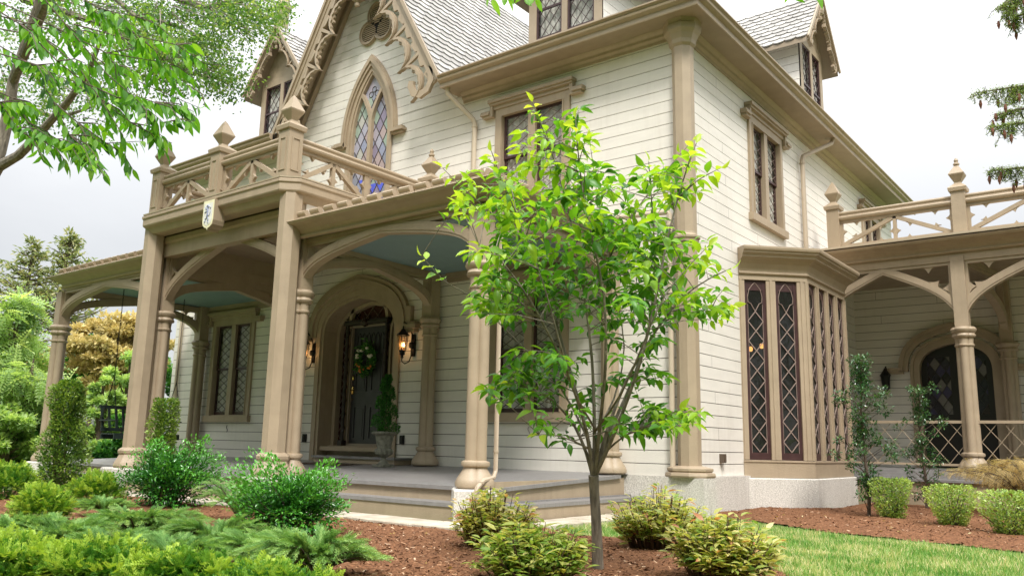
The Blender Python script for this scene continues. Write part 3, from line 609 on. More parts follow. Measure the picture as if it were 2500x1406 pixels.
# --- porch floor, steps, stones
YF = -3.1; PX0, PX1 = -12.4, -.95; BX = -6.655
def fz(y): return .04*y
mb = MB(); path = [(PX0, 0), (PX0, YF), (BX-2.35, YF), (BX-2.35, YF-.35), (BX+2.35, YF-.35), (BX+2.35, YF), (PX1, YF), (PX1, -.3), (-1.2, -.3), (-1.2, 0)]
def flooring(path, dz, over):
    n = len(path); top = [(x, y, fz(y)+dz) for x, y in path]
    mb.add(top, [tuple(range(n))])
mb.add([(PX0, 0, 0), (PX0, YF, fz(YF)), (PX1, YF, fz(YF)), (PX1, 0, 0)], [(0, 1, 2, 3)])
mb.add([(BX-2.3, YF+.01, fz(YF)+.003), (BX-2.3, YF-.3, fz(YF)-.007), (BX+2.3, YF-.3, fz(YF)-.007), (BX+2.3, YF+.01, fz(YF)+.003)], [(0, 1, 2, 3)])
def nosing(mb, a, b, za, zb, t=.045):
    a = Vector((*a, za-t/2)); b = Vector((*b, zb-t/2)); mb.bar(a, b, .05, t)
pf = None
E_ = [((PX0, YF), (BX-2.3, YF)), ((BX-2.3, YF-.3), (BX+2.3, YF-.3)), ((BX+2.3, YF), (PX1, YF)), ((PX1, YF), (PX1, -.25)), ((PX0, 0), (PX0, YF))]
for a, b in E_: nosing(mb, a, b, fz(a[1])+.001, fz(b[1])+.001)
pf = mb.build('porch_floor', FLOOR, house, fix=False)
mb = MB()
for k in range(60):
    pass
rs = MB(); td = MB(); S2 = .29
def riser(a, b, z0, z1, th=.03):
    rs.bar(Vector((*a, (z0+z1)/2)), Vector((*b, (z0+z1)/2)), th, z1-z0)
zt = -.30
riser((PX0+.03, YF+.03), (BX-2.27, YF+.03), zt-.02, -.14); riser((BX-2.27, YF-.27), (BX+2.27, YF-.27), zt-.02, -.14); riser((BX+2.27, YF+.03), (PX1-.03, YF+.03), zt-.02, -.14); riser((PX1-.03, YF+.03), (PX1-.03, -.1), zt-.02, -.05)
riser((PX0, YF-S2+.03), (BX-2.4, YF-S2+.03), -.7, zt-.03); riser((BX-2.4, YF-.3-S2+.03), (BX+2.4, YF-.3-S2+.03), -.7, zt-.03); riser((BX+2.4, YF-S2+.03), (PX1+S2-.03, YF-S2+.03), -.7, zt-.03); riser((PX1+S2-.03, YF-S2+.03), (PX1+S2-.03, .2), -.7, zt-.03)
for x0_, y0_, x1_, y1_ in ((PX0, YF-S2, BX-2.33, YF+.02), (BX-2.33, YF-.3-S2, BX+2.33, YF-.28), (BX+2.33, YF-S2, PX1+S2, YF+.02), (PX1-.02, YF+.02, PX1+S2, .15)):
    td.box(x0_, y0_, zt-.045, x1_, y1_, zt)
td.box(PX1+.02, YF+.0, zt+.0005, PX1+.05, .12, zt+.02)
ss = rs.build('step_risers', TAN, house); td.build('step_treads', FLOOR, ss)
pl = MB()
for (x, y, s1, s2) in ((BX+2.0, -3.28, .42, .40), (BX-2.0, -3.28, .42, .40)):
    z1_ = fz(y)-.002; b_ = .02
    pl.box(x-s1, y-s2, -.7, x+s1, y+s2, z1_-b_)
    pl.add([(x-s1, y-s2, z1_-b_), (x+s1, y-s2, z1_-b_), (x+s1, y+s2, z1_-b_), (x-s1, y+s2, z1_-b_), (x-s1+b_, y-s2+b_, z1_), (x+s1-b_, y-s2+b_, z1_), (x+s1-b_, y+s2-b_, z1_), (x-s1+b_, y+s2-b_, z1_)], [(4, 5, 6, 7), (0, 1, 5, 4), (1, 2, 6, 5), (2, 3, 7, 6), (3, 0, 4, 7)])
pl.build('stone_plinth', GRAN, house)
for x in (-1.16, -12.3):
    z1_ = fz(-3.2)-.002; p2 = MB(); r2 = math.sqrt(2)*.255; p2.lathe([(r2, -.7), (r2, z1_-.02), (r2-.03, z1_)], (x, -3.2, 0), 4, 0); p2.build('stone_plinth', GRAN, house)
# --- porch columns
CLP = [(.155, 0), (.178, .02), (.182, .06), (.16, .11), (.12, .17), (.088, .22), (.085, .24), (.11, .255), (.118, .28), (.11, .305), (.074, .32)]
def ctop(H): return [(.070, H-.36), (.088, H-.345), (.093, H-.325), (.076, H-.31), (.072, H-.28), (.08, H-.2), (.11, H-.185), (.122, H-.16), (.112, H-.14), (.1, H-.12), (.115, H-.1), (.138, H-.07), (.14, H-.045), (.11, H-.005)]
def cluster(x, y, z0, H=2.58, o=.073, name='porch_column'):
    mb = MB()
    for i, (a, b) in enumerate(((1, 0), (0, -1), (-1, 0), (0, 1))):
        mb.lathe([(r, z+z0+i*.0012) for r, z in CLP]+[(r, z-i*.0012) for r, z in ctop(H)], (x+a*o, y+b*o, 0), 16)
    return mb.build(name, TAN, house, smooth=True)
P1, P2 = (BX-1.92, -3.4), (BX+1.92, -3.4)
C1, C2 = (-8.6, -3.08), (-4.74, -3.1); CR_ = (-1.16, -3.2); CL_ = (-12.3, -3.2)
for x, y in (C1, C2, CR_, CL_): cluster(x, y, fz(y))
for x in (-1.16, -4.86, -8.75, -12.1): cluster(x, -.17, 0)
for x, y in (P1, P2):
    octo((x, y, 0), [(.26, fz(y)), (.275, fz(y)+.04), (.26, fz(y)+.09), (.22, fz(y)+.17), (.2, fz(y)+.22), (.22, fz(y)+.25), (.225, fz(y)+.29), (.2, fz(y)+.32), (.165, fz(y)+.34), (.165, 4.0)], 'octagonal_post')
# upper blocks over the columns, arches, beams
def cusp(mb, fr, p, d, s, w0, w1):
    "pointed cusp at p growing along unit dir d"
    d = Vector(d).normalized(); t = Vector((-d.y, d.x)); p = Vector(p)
    pts = []
    for k, sg in ((0, -1), (1, 1)):
        for i in range(6):
            a = i/5 if k == 0 else 1-i/5
            off_ = s*(1-a)**1.0*1.1; hgt = s*(a**2.2)
            q = p+t*sg*(off_*(1) if True else 0)+d*hgt
            pts.append((q.x, q.y))
    mb.prism(fr, pts, w0, w1)
def arch_bay(A, B, zs, za, zbeam, beam_h, th=.1, dp=.14, band=.15, cusps=0, wdt=.11, cols=(True, True), name='porch_arch', yoff=0, k=.66):
    A = Vector((*A, 0)); B = Vector((*B, 0)); L = (B-A).length; e = (B-A)/L; n = Vector((e.y, -e.x, 0)); fr = Fr(A, e, n)
    mb = MB(); ins = .03; hw = L/2-ins; lo = full(tudor(hw-.03, za-zs, 14, k, .76 if k > .6 else .69, .64 if k > .6 else .58), L/2, zs); hi = offs(lo, band)
    hi = [(min(max(u, .0), L), min(v, zbeam+.0)) for u, v in hi]
    mb.band(fr, lo, hi, -dp/2, dp/2)
    hi2 = offs(lo, band*.78); lo2 = offs(lo, band*.22); mb.band(fr, lo2, [(u, min(v, zbeam)) for u, v in hi2], dp/2, dp/2+.012)
    mb.fbox(fr, 0, zbeam, -dp/2-.005, L, zbeam+beam_h, dp/2+.005)
    for s, uu in ((0, 0), (1, L)):
        a, b = (uu+wdt, uu+wdt+.05) if s == 0 else (uu-wdt-.05, uu-wdt); mb.fbox(fr, a, zs+.35, -dp/2+.02, b, zbeam-.0, dp/2-.02)
    mb.fbox(fr, wdt+.05, zbeam-.06, -dp/2+.02, L-wdt-.05, zbeam, dp/2-.02)
    if cusps:
        for sg, uu in ((1, 0), (-1, L)):
            c = .115*cusps; b0 = uu+sg*(wdt+.05); h = zbeam-zs
            cusp(mb, fr, (b0+sg*.0, zs+h*.60), (sg, 0), c, -.03, .03); cusp(mb, fr, (b0+sg*.33*cusps, zbeam-.06), (0, -1), c, -.03, .03)
            pa = min(hi, key=lambda q: abs(q[0]-(uu+sg*(wdt+.28*cusps)))+10*(abs(q[1]-zs) < .05)); cusp(mb, fr, (pa[0]-sg*.0, pa[1]-.02), (-sg*.75, .66), c*1.1, -.03, .03)
    return mb.build(name, TAN, house)
def post_block(x, y, z0, z1, w_=.112):
    mb = MB(); mb.box(x-w_, y-w_, z0-.02, x+w_, y+w_, z1); return mb.build('post_block', TAN, house)
for (x, y), z1_ in ((C1, 3.75), (C2, 3.75), (CR_, 3.25), (CL_, 3.25)): post_block(x, y, 2.58, z1_)
for x in (-1.16, -4.86, -8.75, -12.1): post_block(x, -.17, 2.58, 3.38)
arch_bay(C2, CR_, 2.58, 3.19, 3.28, .06)
arch_bay(CL_, (C1[0]-.1, -3.2), 2.58, 3.19, 3.28, .06)
arch_bay(C1, C2, 2.58, 3.62, 3.72, .2, cusps=1.1, k=.42)
arch_bay(CR_, (-1.16, -.17), 2.58, 3.19, 3.28, .06); arch_bay(CL_, (-12.15, -.17), 2.58, 3.19, 3.28, .06, cusps=.7)
arch_bay(C2, (-4.86, -.17), 2.58, 3.19, 3.28, .6); arch_bay((-8.75, -.17), C1, 2.58, 3.19, 3.28, .6)
# ceilings
mb = MB(); mb.box(-4.72, -3.2, 3.36, -1.1, -.02, 3.40); mb.build('blue_porch_ceiling', BLUE, house); mb = MB(); mb.box(-12.3, -3.2, 3.36, -8.65, -.02, 3.40); mb.build('blue_porch_ceiling', BLUE, house)
mb = MB(); mb.box(-8.68, -3.3, 3.86, -4.76, -.02, 3.885); mb.build('entry_ceiling', TAN2, house)
for a, b in ((-4.6, -1.1), (-12.2, -8.9)):
    mb = MB(); mb.fbox(FRONT, a, 3.2, 0, b, 3.36, .06); mb.fbox(FRONT, a, 3.27, .06, b, 3.36, .1); mb.build('porch_wall_plate', TAN2, house)

# porch cornice: frieze+cove+edge swept round
def cornice(mb, path, z, s=1, closed=False): mb.sweep([(o*s, z+q*s*.74) for o, q in [(0, 0), (.03, 0), (.055, .02), (.06, .045), (.04, .06), (.05, .09), (.09, .15), (.17, .21), (.24, .235), (.25, .25), (.27, .285), (.255, .30), (0, .33)]], path, closed)
mb = MB(); cornice(mb, [(C2[0]+.02, -3.27), (-1.06, -3.27), (-1.06, 0)], 3.315); mb.box(C2[0], -3.26, 3.42, -1.07, -.0, 3.56); mb.build('porch_roof', TAN, house)
mb = MB(); cornice(mb, [(-12.17, 0), (-12.17, -3.27), (C1[0]-.02, -3.27)], 3.315); mb.box(-12.16, -3.26, 3.42, C1[0], -.0, 3.56); mb.build('porch_roof', TAN, house)
def crest(path, z, name='roof_cresting'):
    mb = MB(); prof = [(-.11, 0), (.03, 0), (.03, .05), (.005, .065), (.035, .1), (.04, .125), (.01, .15), (-.03, .155), (-.05, .12), (-.08, .05)]
    for (a, b) in zip(path, path[1:]):
        a, b = Vector((*a, 0)), Vector((*b, 0)); L = (b-a).length; e = (b-a)/L; n = int(L/.285)
        for k in range(n):
            s0 = (k+.15)*L/n; s1 = (k+.80)*L/n; p, q = a+e*s0, a+e*s1; mb.sweep([(o, v+z) for o, v in prof], [(p.x, p.y), (q.x, q.y)])
        mb.sweep([(-.12, z-.03), (.035, z-.03), (.035, z+.03), (-.12, z+.03)], [(a.x, a.y), (b.x, b.y)])
    return mb.build(name, TAN, house)
crest([(C2[0]+.1, -3.38), (-.98, -3.38), (-.98, -.1)], 3.555); crest([(-12.27, -.1), (-12.27, -3.38), (C1[0]-.3, -3.38)], 3.555)
# entry bay entablature with chamfered corners, balcony deck
ch_ = .2; bx0, bx1, by = P1[0]-.2, P2[0]+.2, -3.62
bpath = [(bx0, 0), (bx0, by+ch_), (bx0+ch_, by), (bx1-ch_, by), (bx1, by+ch_), (bx1, 0)]
mb = MB(); mb.sweep([(-.3, 3.880), (-.1, 3.880), (-.08, 3.900), (-.04, 3.980), (.02, 4.000), (.03, 4.020), (.03, 4.120), (.05, 4.140), (.05, 4.180), (.02, 4.200), (-.3, 4.210)], bpath)
n = len(bpath); mb.add([(x, y, 4.205) for x, y in bpath], [tuple(range(n))]); mb.add([(x*1.0, y*1.0, 3.985) for x, y in [(bx0+.2, 0), (bx0+.2, by+.2), (bx1-.2, by+.2), (bx1-.2, 0)]], [(0, 1, 2, 3)])
deck = mb.build('balcony_deck', TAN, house)
mb = MB(); mb.sweep([(-.02, 4.205), (.035, 4.205), (.04, 4.225), (-.02, 4.240)], bpath); mb.build('deck_edge', PIPE, deck)
mb = MB(); mb.sweep([(-.28, 3.52), (-.1, 3.52), (-.1, 3.75), (-.06, 3.78), (-.06, 3.890), (-.28, 3.890)], [(bx0+.12, -3.36), (bx1-.12, -3.36)]); mb.build('entry_beam', TAN, house)
wf = Fr((bx1-.1, 0, 0), (0, 1, 0), (1, 0, 0)); mb = MB()
for k in range(2): mb.fbox(wf, -3.2, 3.62+k*.14, -.05, 0, 3.755+k*.14, 0)
mb.build('entry_side_boards', CREAM, house)
def newel(x, y, z, fancy=False, w_=.13, panel=True):
    mb = MB(); H_ = .78; mb.box(x-w_, y-w_, z, x+w_, y+w_, z+H_); z += H_-.86
    r2 = math.sqrt(2)
    mb.lathe([(r2*w_, z+.861), (r2*(w_+.03), z+.87), (r2*(w_+.04), z+.93), (r2*(w_+.03), z+.945), (r2*.06, z+1.02), (r2*.055, z+1.04)], (x, y, 0), 4, .5)
    if panel:
        for fr in (Fr((x, y-w_, z+.86-H_), (1, 0, 0), (0, -1, 0)), Fr((x+w_, y, z+.86-H_), (0, 1, 0), (1, 0, 0))): frame_rect(mb, fr, -.075, .14, .075, .66, .018, 0, .014)
    nw = mb.build('newel_post', TAN, house)
    f = MB(); z1 = z+1.04
    f.lathe([(r2*.05, z1), (r2*.06, z1+.02), (r2*.125, z1+.14), (r2*.13, z1+.16), (r2*.03, z1+(.33 if fancy else .38)), (.002, z1+(.36 if fancy else .42))], (x, y, 0), 4, .5)
    if fancy: f.lathe([(.03, z1+.33), (.055, z1+.345), (.055, z1+.37), (.03, z1+.39), (.04, z1+.43), (.02, z1+.47), (0, z1+.48)], (x, y, 0), 8)
    f.build('finial', TAN, nw); return nw
def balus(A, B, z, n=1, ext=.13):
    A = Vector((*A, 0)); B = Vector((*B, 0)); L0 = (B-A).length; e = (B-A)/L0; nn = Vector((e.y, -e.x, 0)); A = A+e*ext; L = L0-2*ext; fr = Fr(A+Vector((0, 0, z)), e, nn)
    mb = MB(); mb.fbox(fr, 0, 0, -.04, L, .07, .04); mb.fbox(fr, 0, .50, -.04, L, .55, .04)
    pan = mb
    for k in range(n):
        u0 = L*k/n; u1 = L*(k+1)/n; um = (u0+u1)/2
        for a, b in (((u0+.02, .05), (um, .50)), ((u1-.02, .05), (um, .50))): mb.bar(fr(a[0], a[1], 0), fr(b[0], b[1], 0), .07, .07, fr.n)
        mb.fbox(fr, um-.03, .07, -.035, um+.03, .5, .035); mb.fbox(fr, u0, .07, -.03, u0+.05, .5, .03); mb.fbox(fr, u1-.05, .07, -.03, u1, .5, .03)
        c = .07
        for sg in (-1, 1):
            cusp(mb, fr, (um+sg*.03, .22), (sg, 0), c, -.025, .025); cusp(mb, fr, (um+sg*.25, .07), (0, 1), c*.8, -.025, .025)
            q = .45; cusp(mb, fr, (um+sg*(u1-u0)*.5*q*.6, .50-.45*q*.6-.03), (sg*.0-.2*sg, -1), c, -.025, .025)
            ue = u0 if sg < 0 else u1
            cusp(mb, fr, (ue-sg*.05, .33), (-sg, 0), c, -.025, .025); cusp(mb, fr, (ue-sg*.3, .5), (0, -1), c, -.025, .025)
            cusp(mb, fr, (um+sg*(u1-u0)*.5*.72, .50-.45*.72+.03), (-.2*sg, 1), c, -.025, .025)
    o = mb.build('balustrade', TAN, house)
    h = MB(); hp = [(-.06, .551), (.06, .551), (.09, .57), (.1, .6), (.09, .62), (.05, .635), (.045, .66), (.06, .68), (.065, .70), (.05, .725), (-.05, .725), (-.065, .70), (-.06, .68), (-.045, .66), (-.05, .635), (-.09, .62), (-.1, .6), (-.09, .57)]
    a, b = fr(0, 0, 0), fr(L, 0, 0); h.sweep([(q, v+z) for q, v in hp], [(a.x, a.y), (b.x, b.y)]); h.build('handrail', TAN, o); return o
NZ = 4.22
nx = [-8.48, -6.66, -4.84]
for x in nx: newel(x, -3.42, NZ)
newel(nx[2]+.02, -.35, NZ, True); newel(nx[0], -.35, NZ, True)
balus((nx[0], -3.42), (nx[1], -3.42), NZ); balus((nx[1], -3.42), (nx[2], -3.42), NZ); balus((nx[2], -3.42), (nx[2]+.02, -.35), NZ, 2); balus((nx[0], -3.42), (nx[0], -.35), NZ, 2)
# --- bay window
BF = Fr((0, 1.95, 0), (1, 1, 0), (1, -1, 0)); BL = 1.17; BS = Fr((.827, 2.777, 0), (0, 1, 0), (1, 0, 0)); BSL = 2.05
BB = Fr((.827, 2.777+BSL, 0), (-1, 1, 0), (1, 1, 0))
bpts = [(0, 1.95), (.827, 2.777), (.827, 2.777+BSL), (0, 2.777+BSL+.827)]
mb = MB(); mb.sweep([(-.25, -.75), (.06, -.75), (.06, -.06), (.04, -.045), (-.25, -.04)], [(-.02, 1.93)]+bpts[1:3]+[(-.02, 5.62)]); mb.build('bay_foundation', GRAN, house)
mb = MB(); mb.sweep([(-.1, -.039), (.015, -.039), (.015, .19), (.03, .20), (.03, .225), (-.1, .235)], bpts); bay = mb.build('bay_window', TAN, house); mb = MB(); mb.sweep([(-.1, 3.12), (.01, 3.12), (.01, 3.2), (-.1, 3.2)], bpts); mb.build('bay_lintel', TAN, bay)
mb = MB(); mb.sweep([(-.1, 3.2), (.02, 3.2), (.045, 3.22), (.045, 3.245), (.02, 3.26), (.03, 3.3), (.07, 3.38), (.13, 3.44), (.16, 3.45), (.19, 3.47), (.19, 3.49), (.21, 3.51), (.24, 3.53), (.24, 3.55), (.27, 3.57), (.28, 3.60), (.28, 3.63), (-.1, 3.66)], bpts); mb.add([(x, y, 3.655) for x, y in bpts], [(0, 1, 2, 3)]); mb.build('bay_cornice', TAN, bay)
def baylight(fr, u0, u1):
    sm = MB(); v0, v1 = .235, 3.12; st = .055 if u1-u0 > .25 else .035; w = -.045; frame_rect(sm, fr, u0, v0, u1, v1, st, w-.02, w+.015, .11); sm.fbox(fr, u0+st, v1-.17, w-.02, u1-st, v1-st, w+.01)
    s = sm.build('bay_sash', SASH, bay)
    gl = MB(); gl.add([fr(u0+st, v0+.1, w), fr(u1-st, v0+.1, w), fr(u1-st, v1-.1, w), fr(u0+st, v1-.1, w)], [(0, 1, 2, 3)]); gl.build('pane', GLASSD, s, fix=False)
    ld = MB(); uc = (u0+u1)/2; hw = (u1-u0)/2-st; zb, ztp = v0+.12, 2.60; nd = 7; hgt = (ztp-zb)/nd
    for k in range(nd):
        za = zb+k*hgt
        for sg in (-1, 1):
            ld.bar(fr(uc, za, w+.012), fr(uc+sg*hw, za+hgt/2, w+.012), .014, .010, fr.n); ld.bar(fr(uc+sg*hw, za+hgt/2, w+.012), fr(uc, za+hgt, w+.012), .014, .010, fr.n)
    for sg in (-1, 1):
        ld.tube([fr(uc+sg*hw*.97, zb-.02, w+.012), fr(uc+sg*hw*.97, ztp+.12, w+.012)], .006, 4)
        ld.tube([fr(uc, ztp, w+.012), fr(uc+sg*hw*.55, ztp+.13, w+.012), fr(uc+sg*hw*.9, ztp+.15, w+.012), fr(uc+sg*hw*.97, ztp+.24, w+.012), fr(uc+sg*hw*.75, ztp+.36, w+.012), fr(uc+sg*hw*.3, ztp+.44, w+.012), fr(uc, ztp+.48, w+.012)], .0075, 4)
    ld.build('leading', LEADB, s)
us = [(.10, .47), (.63, 1.0)]
mb = MB()
for a, b in ((-.02, .10), (.47, .63), (1.0, 1.165)): mb.fbox(BF, a, .235, -.09, b, 3.12, -.0)
mb.fbox(BF, .53, .235, 0, .57, 3.12, .012); mb.fbox(BF, .02, .235, 0, .05, 3.12, .012); mb.fbox(BF, 1.06, .235, 0, 1.1, 3.12, .012)
mb.tube([BF(1.165, .235, -.01), BF(1.165, 3.12, -.01)], .03, 8)
ws = BSL/4
for k in range(5): mb.fbox(BS, max(k*ws-.07, .0), .235, -.09, min(k*ws+.07, BSL), 3.12, 0); mb.fbox(BS, max(k*ws-.02, 0.001), .235, 0, min(k*ws+.02, BSL), 3.12, .03)
mb.fbox(BB, 0, .235, -.09, .2, 3.12, 0); mb.fbox(BB, .9, .235, -.09, 1.17, 3.12, 0); mb.fbox(BB, .2, .235, -.06, .9, 3.12, -.05)
mb.build('bay_mullions', TAN, bay)
for a, b in us: baylight(BF, a, b)
for k in range(4): baylight(BS, k*ws+.07, (k+1)*ws-.07)
mb = MB()
for (x, y, z) in ((-.55, 4.3, 2.25), (-.38, 4.5, 2.2), (-.75, 4.25, 2.2)):
    mb.lathe([(0, 0), (.03, .01), (.045, .05), (.03, .09), (0, .1)], (x, y, z), 10)
gm = bpy.data.materials.new('lit_lamp_globe'); gm.use_nodes = True; gm.node_tree.nodes['Principled BSDF'].inputs['Emission Color'].default_value = (1, .45, .12, 1); gm.node_tree.nodes['Principled BSDF'].inputs['Emission Strength'].default_value = 4
chd = thing('indoor_chandelier', 'glowing amber lamp globes seen inside the bay window', 'lamp', (-.55, 4.3, 2.2))
mb.build('lamp_globe', gm, chd); mb = MB(); mb.tube([(-.55, 4.33, 2.3), (-.55, 4.35, 3.6)], .012, 6); mb.tube([(-.55, 4.33, 2.34), (-.38, 4.5, 2.32)], .01, 5); mb.tube([(-.55, 4.33, 2.34), (-.75, 4.25, 2.32)], .01, 5); mb.build('chandelier_stem', BRASS, chd)
# --- porte cochere (right-hand porch)
PY = 5.75; PZ = .1
pcx = [.05, 2.6, 5.3, 8.0]
wing_open = arch_open(full(tudor(.72, .62), 1.95, 2.1, -.05))
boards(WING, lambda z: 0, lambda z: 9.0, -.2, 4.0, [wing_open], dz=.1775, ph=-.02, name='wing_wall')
for x in pcx[1:]: cluster(x, PY, PZ, 2.62)
cluster(2.95, 8.32, PZ, 2.62)
for x in pcx[1:]: post_block(x, PY, 2.62, 3.9)
post_block(2.95, 8.32, 2.62, 3.9)
for a, b in zip(pcx, pcx[1:]): arch_bay((a, PY), (b, PY), 2.62, 3.70, 3.82, .16, cusps=1.0, name='side_porch_arch', k=.5)
arch_bay((2.95, 8.3), (2.62, PY), 2.62, 3.5, 3.84, .16, name='side_porch_arch')
mb = MB(); cornice(mb, [(.0, PY-.08), (9, PY-.08)], 3.96, 1.15); mb.box(.0, PY-.08, 4.0, 9, 8.5, 4.28); mb.build('side_porch_roof', TAN, house)
mb = MB(); mb.box(.0, PY, 3.95, 9, 8.5, 3.99); mb.build('side_porch_ceiling', TAN2, house)
mb = MB(); mb.sweep([(-.02, 4.235), (.305, 4.235), (.31, 4.27), (-.02, 4.30)], [(0, PY-.1), (9, PY-.1)]); mb.build('side_deck_edge', PIPE, house)
pn = [.5, 2.72, 4.95, 7.2]
for i, x in enumerate(pn): newel(x, PY-.12, 4.29, i > 0, .115, False)
for a, b in zip(pn, pn[1:]): balus((a, PY-.12), (b, PY-.12), 4.29, 1, .115)
mb = MB(); mb.box(.0, PY-.25, PZ-.06, 9, 8.5, PZ); mb.box(.0, PY-.28, PZ-.2, 9, PY-.2, PZ-.06-.001); mb.box(.0, PY-.6, PZ-.19, 9, PY-.28, PZ-.15); mb.build('side_porch_floor', FLOOR, house)
mb = MB(); mb.box(.05, PY-.55, -.7, 9, PY-.3, PZ-.191); mb.build('side_porch_skirt', TAN, house)
mb = MB()
for a, b in zip(pcx, pcx[1:]):
    a += .1; b -= .1
    f = Fr((a, PY, 0), (1, 0, 0), (0, -1, 0)); L = b-a; mb.fbox(f, 0, PZ+.08, -.03, L, PZ+.12, .03); mb.fbox(f, 0, PZ+.82, -.045, L, PZ+.87, .045)
    lead(mb, f, 0, L, PZ+.12, PZ+.82, .30, .38, 0, .024)
mb.build('lattice_railing', TAN, house)
dd = MB(); dd.band(WING, full(tudor(.68, .56), 1.95, 2.1, PZ), full(tudor(.8, .7), 1.95, 2.1, PZ), -.2, .04); dd.band(WING, full(tudor(.8, .7), 1.95, 2.1, PZ), full(tudor(.86, .76), 1.95, 2.1, PZ), 0, .08); sdw = dd.build('side_entrance', TAN, house)
hm = MB()
for r0, r1, h0, h1, d_ in ((.9, .99, .82, .92, .08), (.99, 1.08, .92, 1.0, .12)): hm.band(WING, full(tudor(r0, h0), 1.95, 2.1, 2.1), full(tudor(r1, h1), 1.95, 2.1, 2.1), 0.001, d_)
for s in (-1, 1):
    a, b = sorted((1.95+s*.99, 1.95+s*1.3)); hm.fbox(WING, a, 2.06, 0, b, 2.12, .12); hm.fbox(WING, a, 2.12, 0, b, 2.18, .15)
hm.build('hood_moulding', TAN, sdw)
dk = MB(); dk.fbox(WING, 1.2, PZ, -.16, 2.7, 2.75, -.12); dk.fbox(WING, 1.93, PZ, -.12, 1.97, 2.6, -.1)
dl = dk.build('double_door', mat('ebonized_door', (.012, .011, .011), .35), sdw)
for s in (-1, 1):
    u0, u1 = sorted((1.95+s*.12, 1.95+s*.55)); g = MB(); g.add([WING(u0, 1.2, -.115), WING(u1, 1.2, -.115), WING(u1, 2.4, -.115), WING(u0, 2.4, -.115)], [(0, 1, 2, 3)])
    g.build('leaded_pane', stained('dark_leaded_glass', [(.02, .02, .02), (.03, .03, .04), (.16, .15, .14), (.02, .02, .03), (.05, .045, .10), (.03, .02, .02)], .2, .3, (1.95, 0, 1.2), (1, 0, 0), False), sdw, fix=False)
    l2 = MB(); lead(l2, WING, u0, u1, 1.2, 2.4, .2, .3, -.105, .012, uc=1.95, vc=1.2); l2.build('leading', CARVE, sdw)
hn = MB(); hn.lathe([(0, -.08), (.03, 0), (0, .08)], WING(2.03, 1.15, -.1), 8); hn.lathe([(0, -.06), (.025, 0), (0, .06)], WING(2.03, 1.4, -.1), 8); hn.build('door_handle', BRASS, sdw)
# outlets and plates
def plate(fr, u, v, w_, h_, d_, m, name='outlet_cover'):
    mb = MB(); mb.fbox(fr, u-w_/2, v-h_/2, 0, u+w_/2, v+h_/2, d_); mb.fbox(fr, u-w_/3, v-h_/3, d_, u+w_/3, v+h_/3, d_+.01); return mb.build(name, m, house)
plate(FRONT, -5.59, .43, .09, .16, .04, IRON); plate(FRONT, -8.33, .43, .1, .16, .04, IRON); plate(SIDE, 1.08, .25, .09, .13, .07, mat('bronze_box', (.1, .07, .05), .5))
for x in (-11.01, -2.75):
    mb = MB(); mb.tube([FRONT(x+.02*math.sin(k*.9), .53+k*.02, .02) for k in range(8)], .008, 5); mb.build('shutter_dog', mat('weathered_tin', (.35, .32, .3), .6) if x > -5 else IRON, house)
# heraldic shield
sh = MB(); f = Fr((-6.45, -3.665, 0), (1, 0, 0), (0, -1, 0))
def shp(s): return [(-.15*s, .24*s), (.15*s, .24*s), (.15*s, -.1*s), (.13*s, -.17*s), (.08*s, -.21*s), (.02*s, -.225*s), (0, -.26*s), (-.02*s, -.225*s), (-.08*s, -.21*s), (-.13*s, -.17*s), (-.15*s, -.1*s)]
f.o.z = 3.88
sh.prism(f, shp(1), -.16, .04); shd = thing('crest_shield', 'cream heraldic shield with a blue rampant lion on the balcony fascia', 'shield', (-6.45, -3.66, 3.66)); sh.build('shield_body', TAN, shd)
s2 = MB(); s2.prism(f, shp(.97), .04, .046); s2.build('shield_face', mat('cream_enamel', (.78, .74, .50), .4), shd)
s3 = MB(); s3.prism(f, shp(.78), .046, .05); s3.build('shield_field', mat('white_enamel', (.75, .74, .68), .4), shd)
lion = MB(); LC = mat('blue_enamel', (.33, .36, .50), .4); LW = .054
def lt(pts, r):
    for a, b in zip(pts, pts[1:]): lion.bar(f(a[0], a[1], .053), f(b[0], b[1], .053), .006, r, f.n)
lt([(0.0, .11), (.01, .05), (.005, -.01), (-.01, -.05)], .045); lt([(-.02, .13), (.02, .15), (.035, .12)], .04); lt([(-.05, .14), (-.02, .12)], .02); lt([(-.01, .09), (-.06, .10), (-.08, .13)], .018); lt([(0, .06), (-.06, .05), (-.085, .03)], .018)
lt([(0, -.04), (.03, -.08), (.01, -.12), (.04, -.14)], .02); lt([(-.01, -.05), (-.05, -.07), (-.05, -.11), (-.08, -.12)], .02); lt([(.01, -.02), (.05, -.02), (.07, .03), (.055, .08), (.08, .11)], .014); lion.build('rampant_lion', LC, shd)
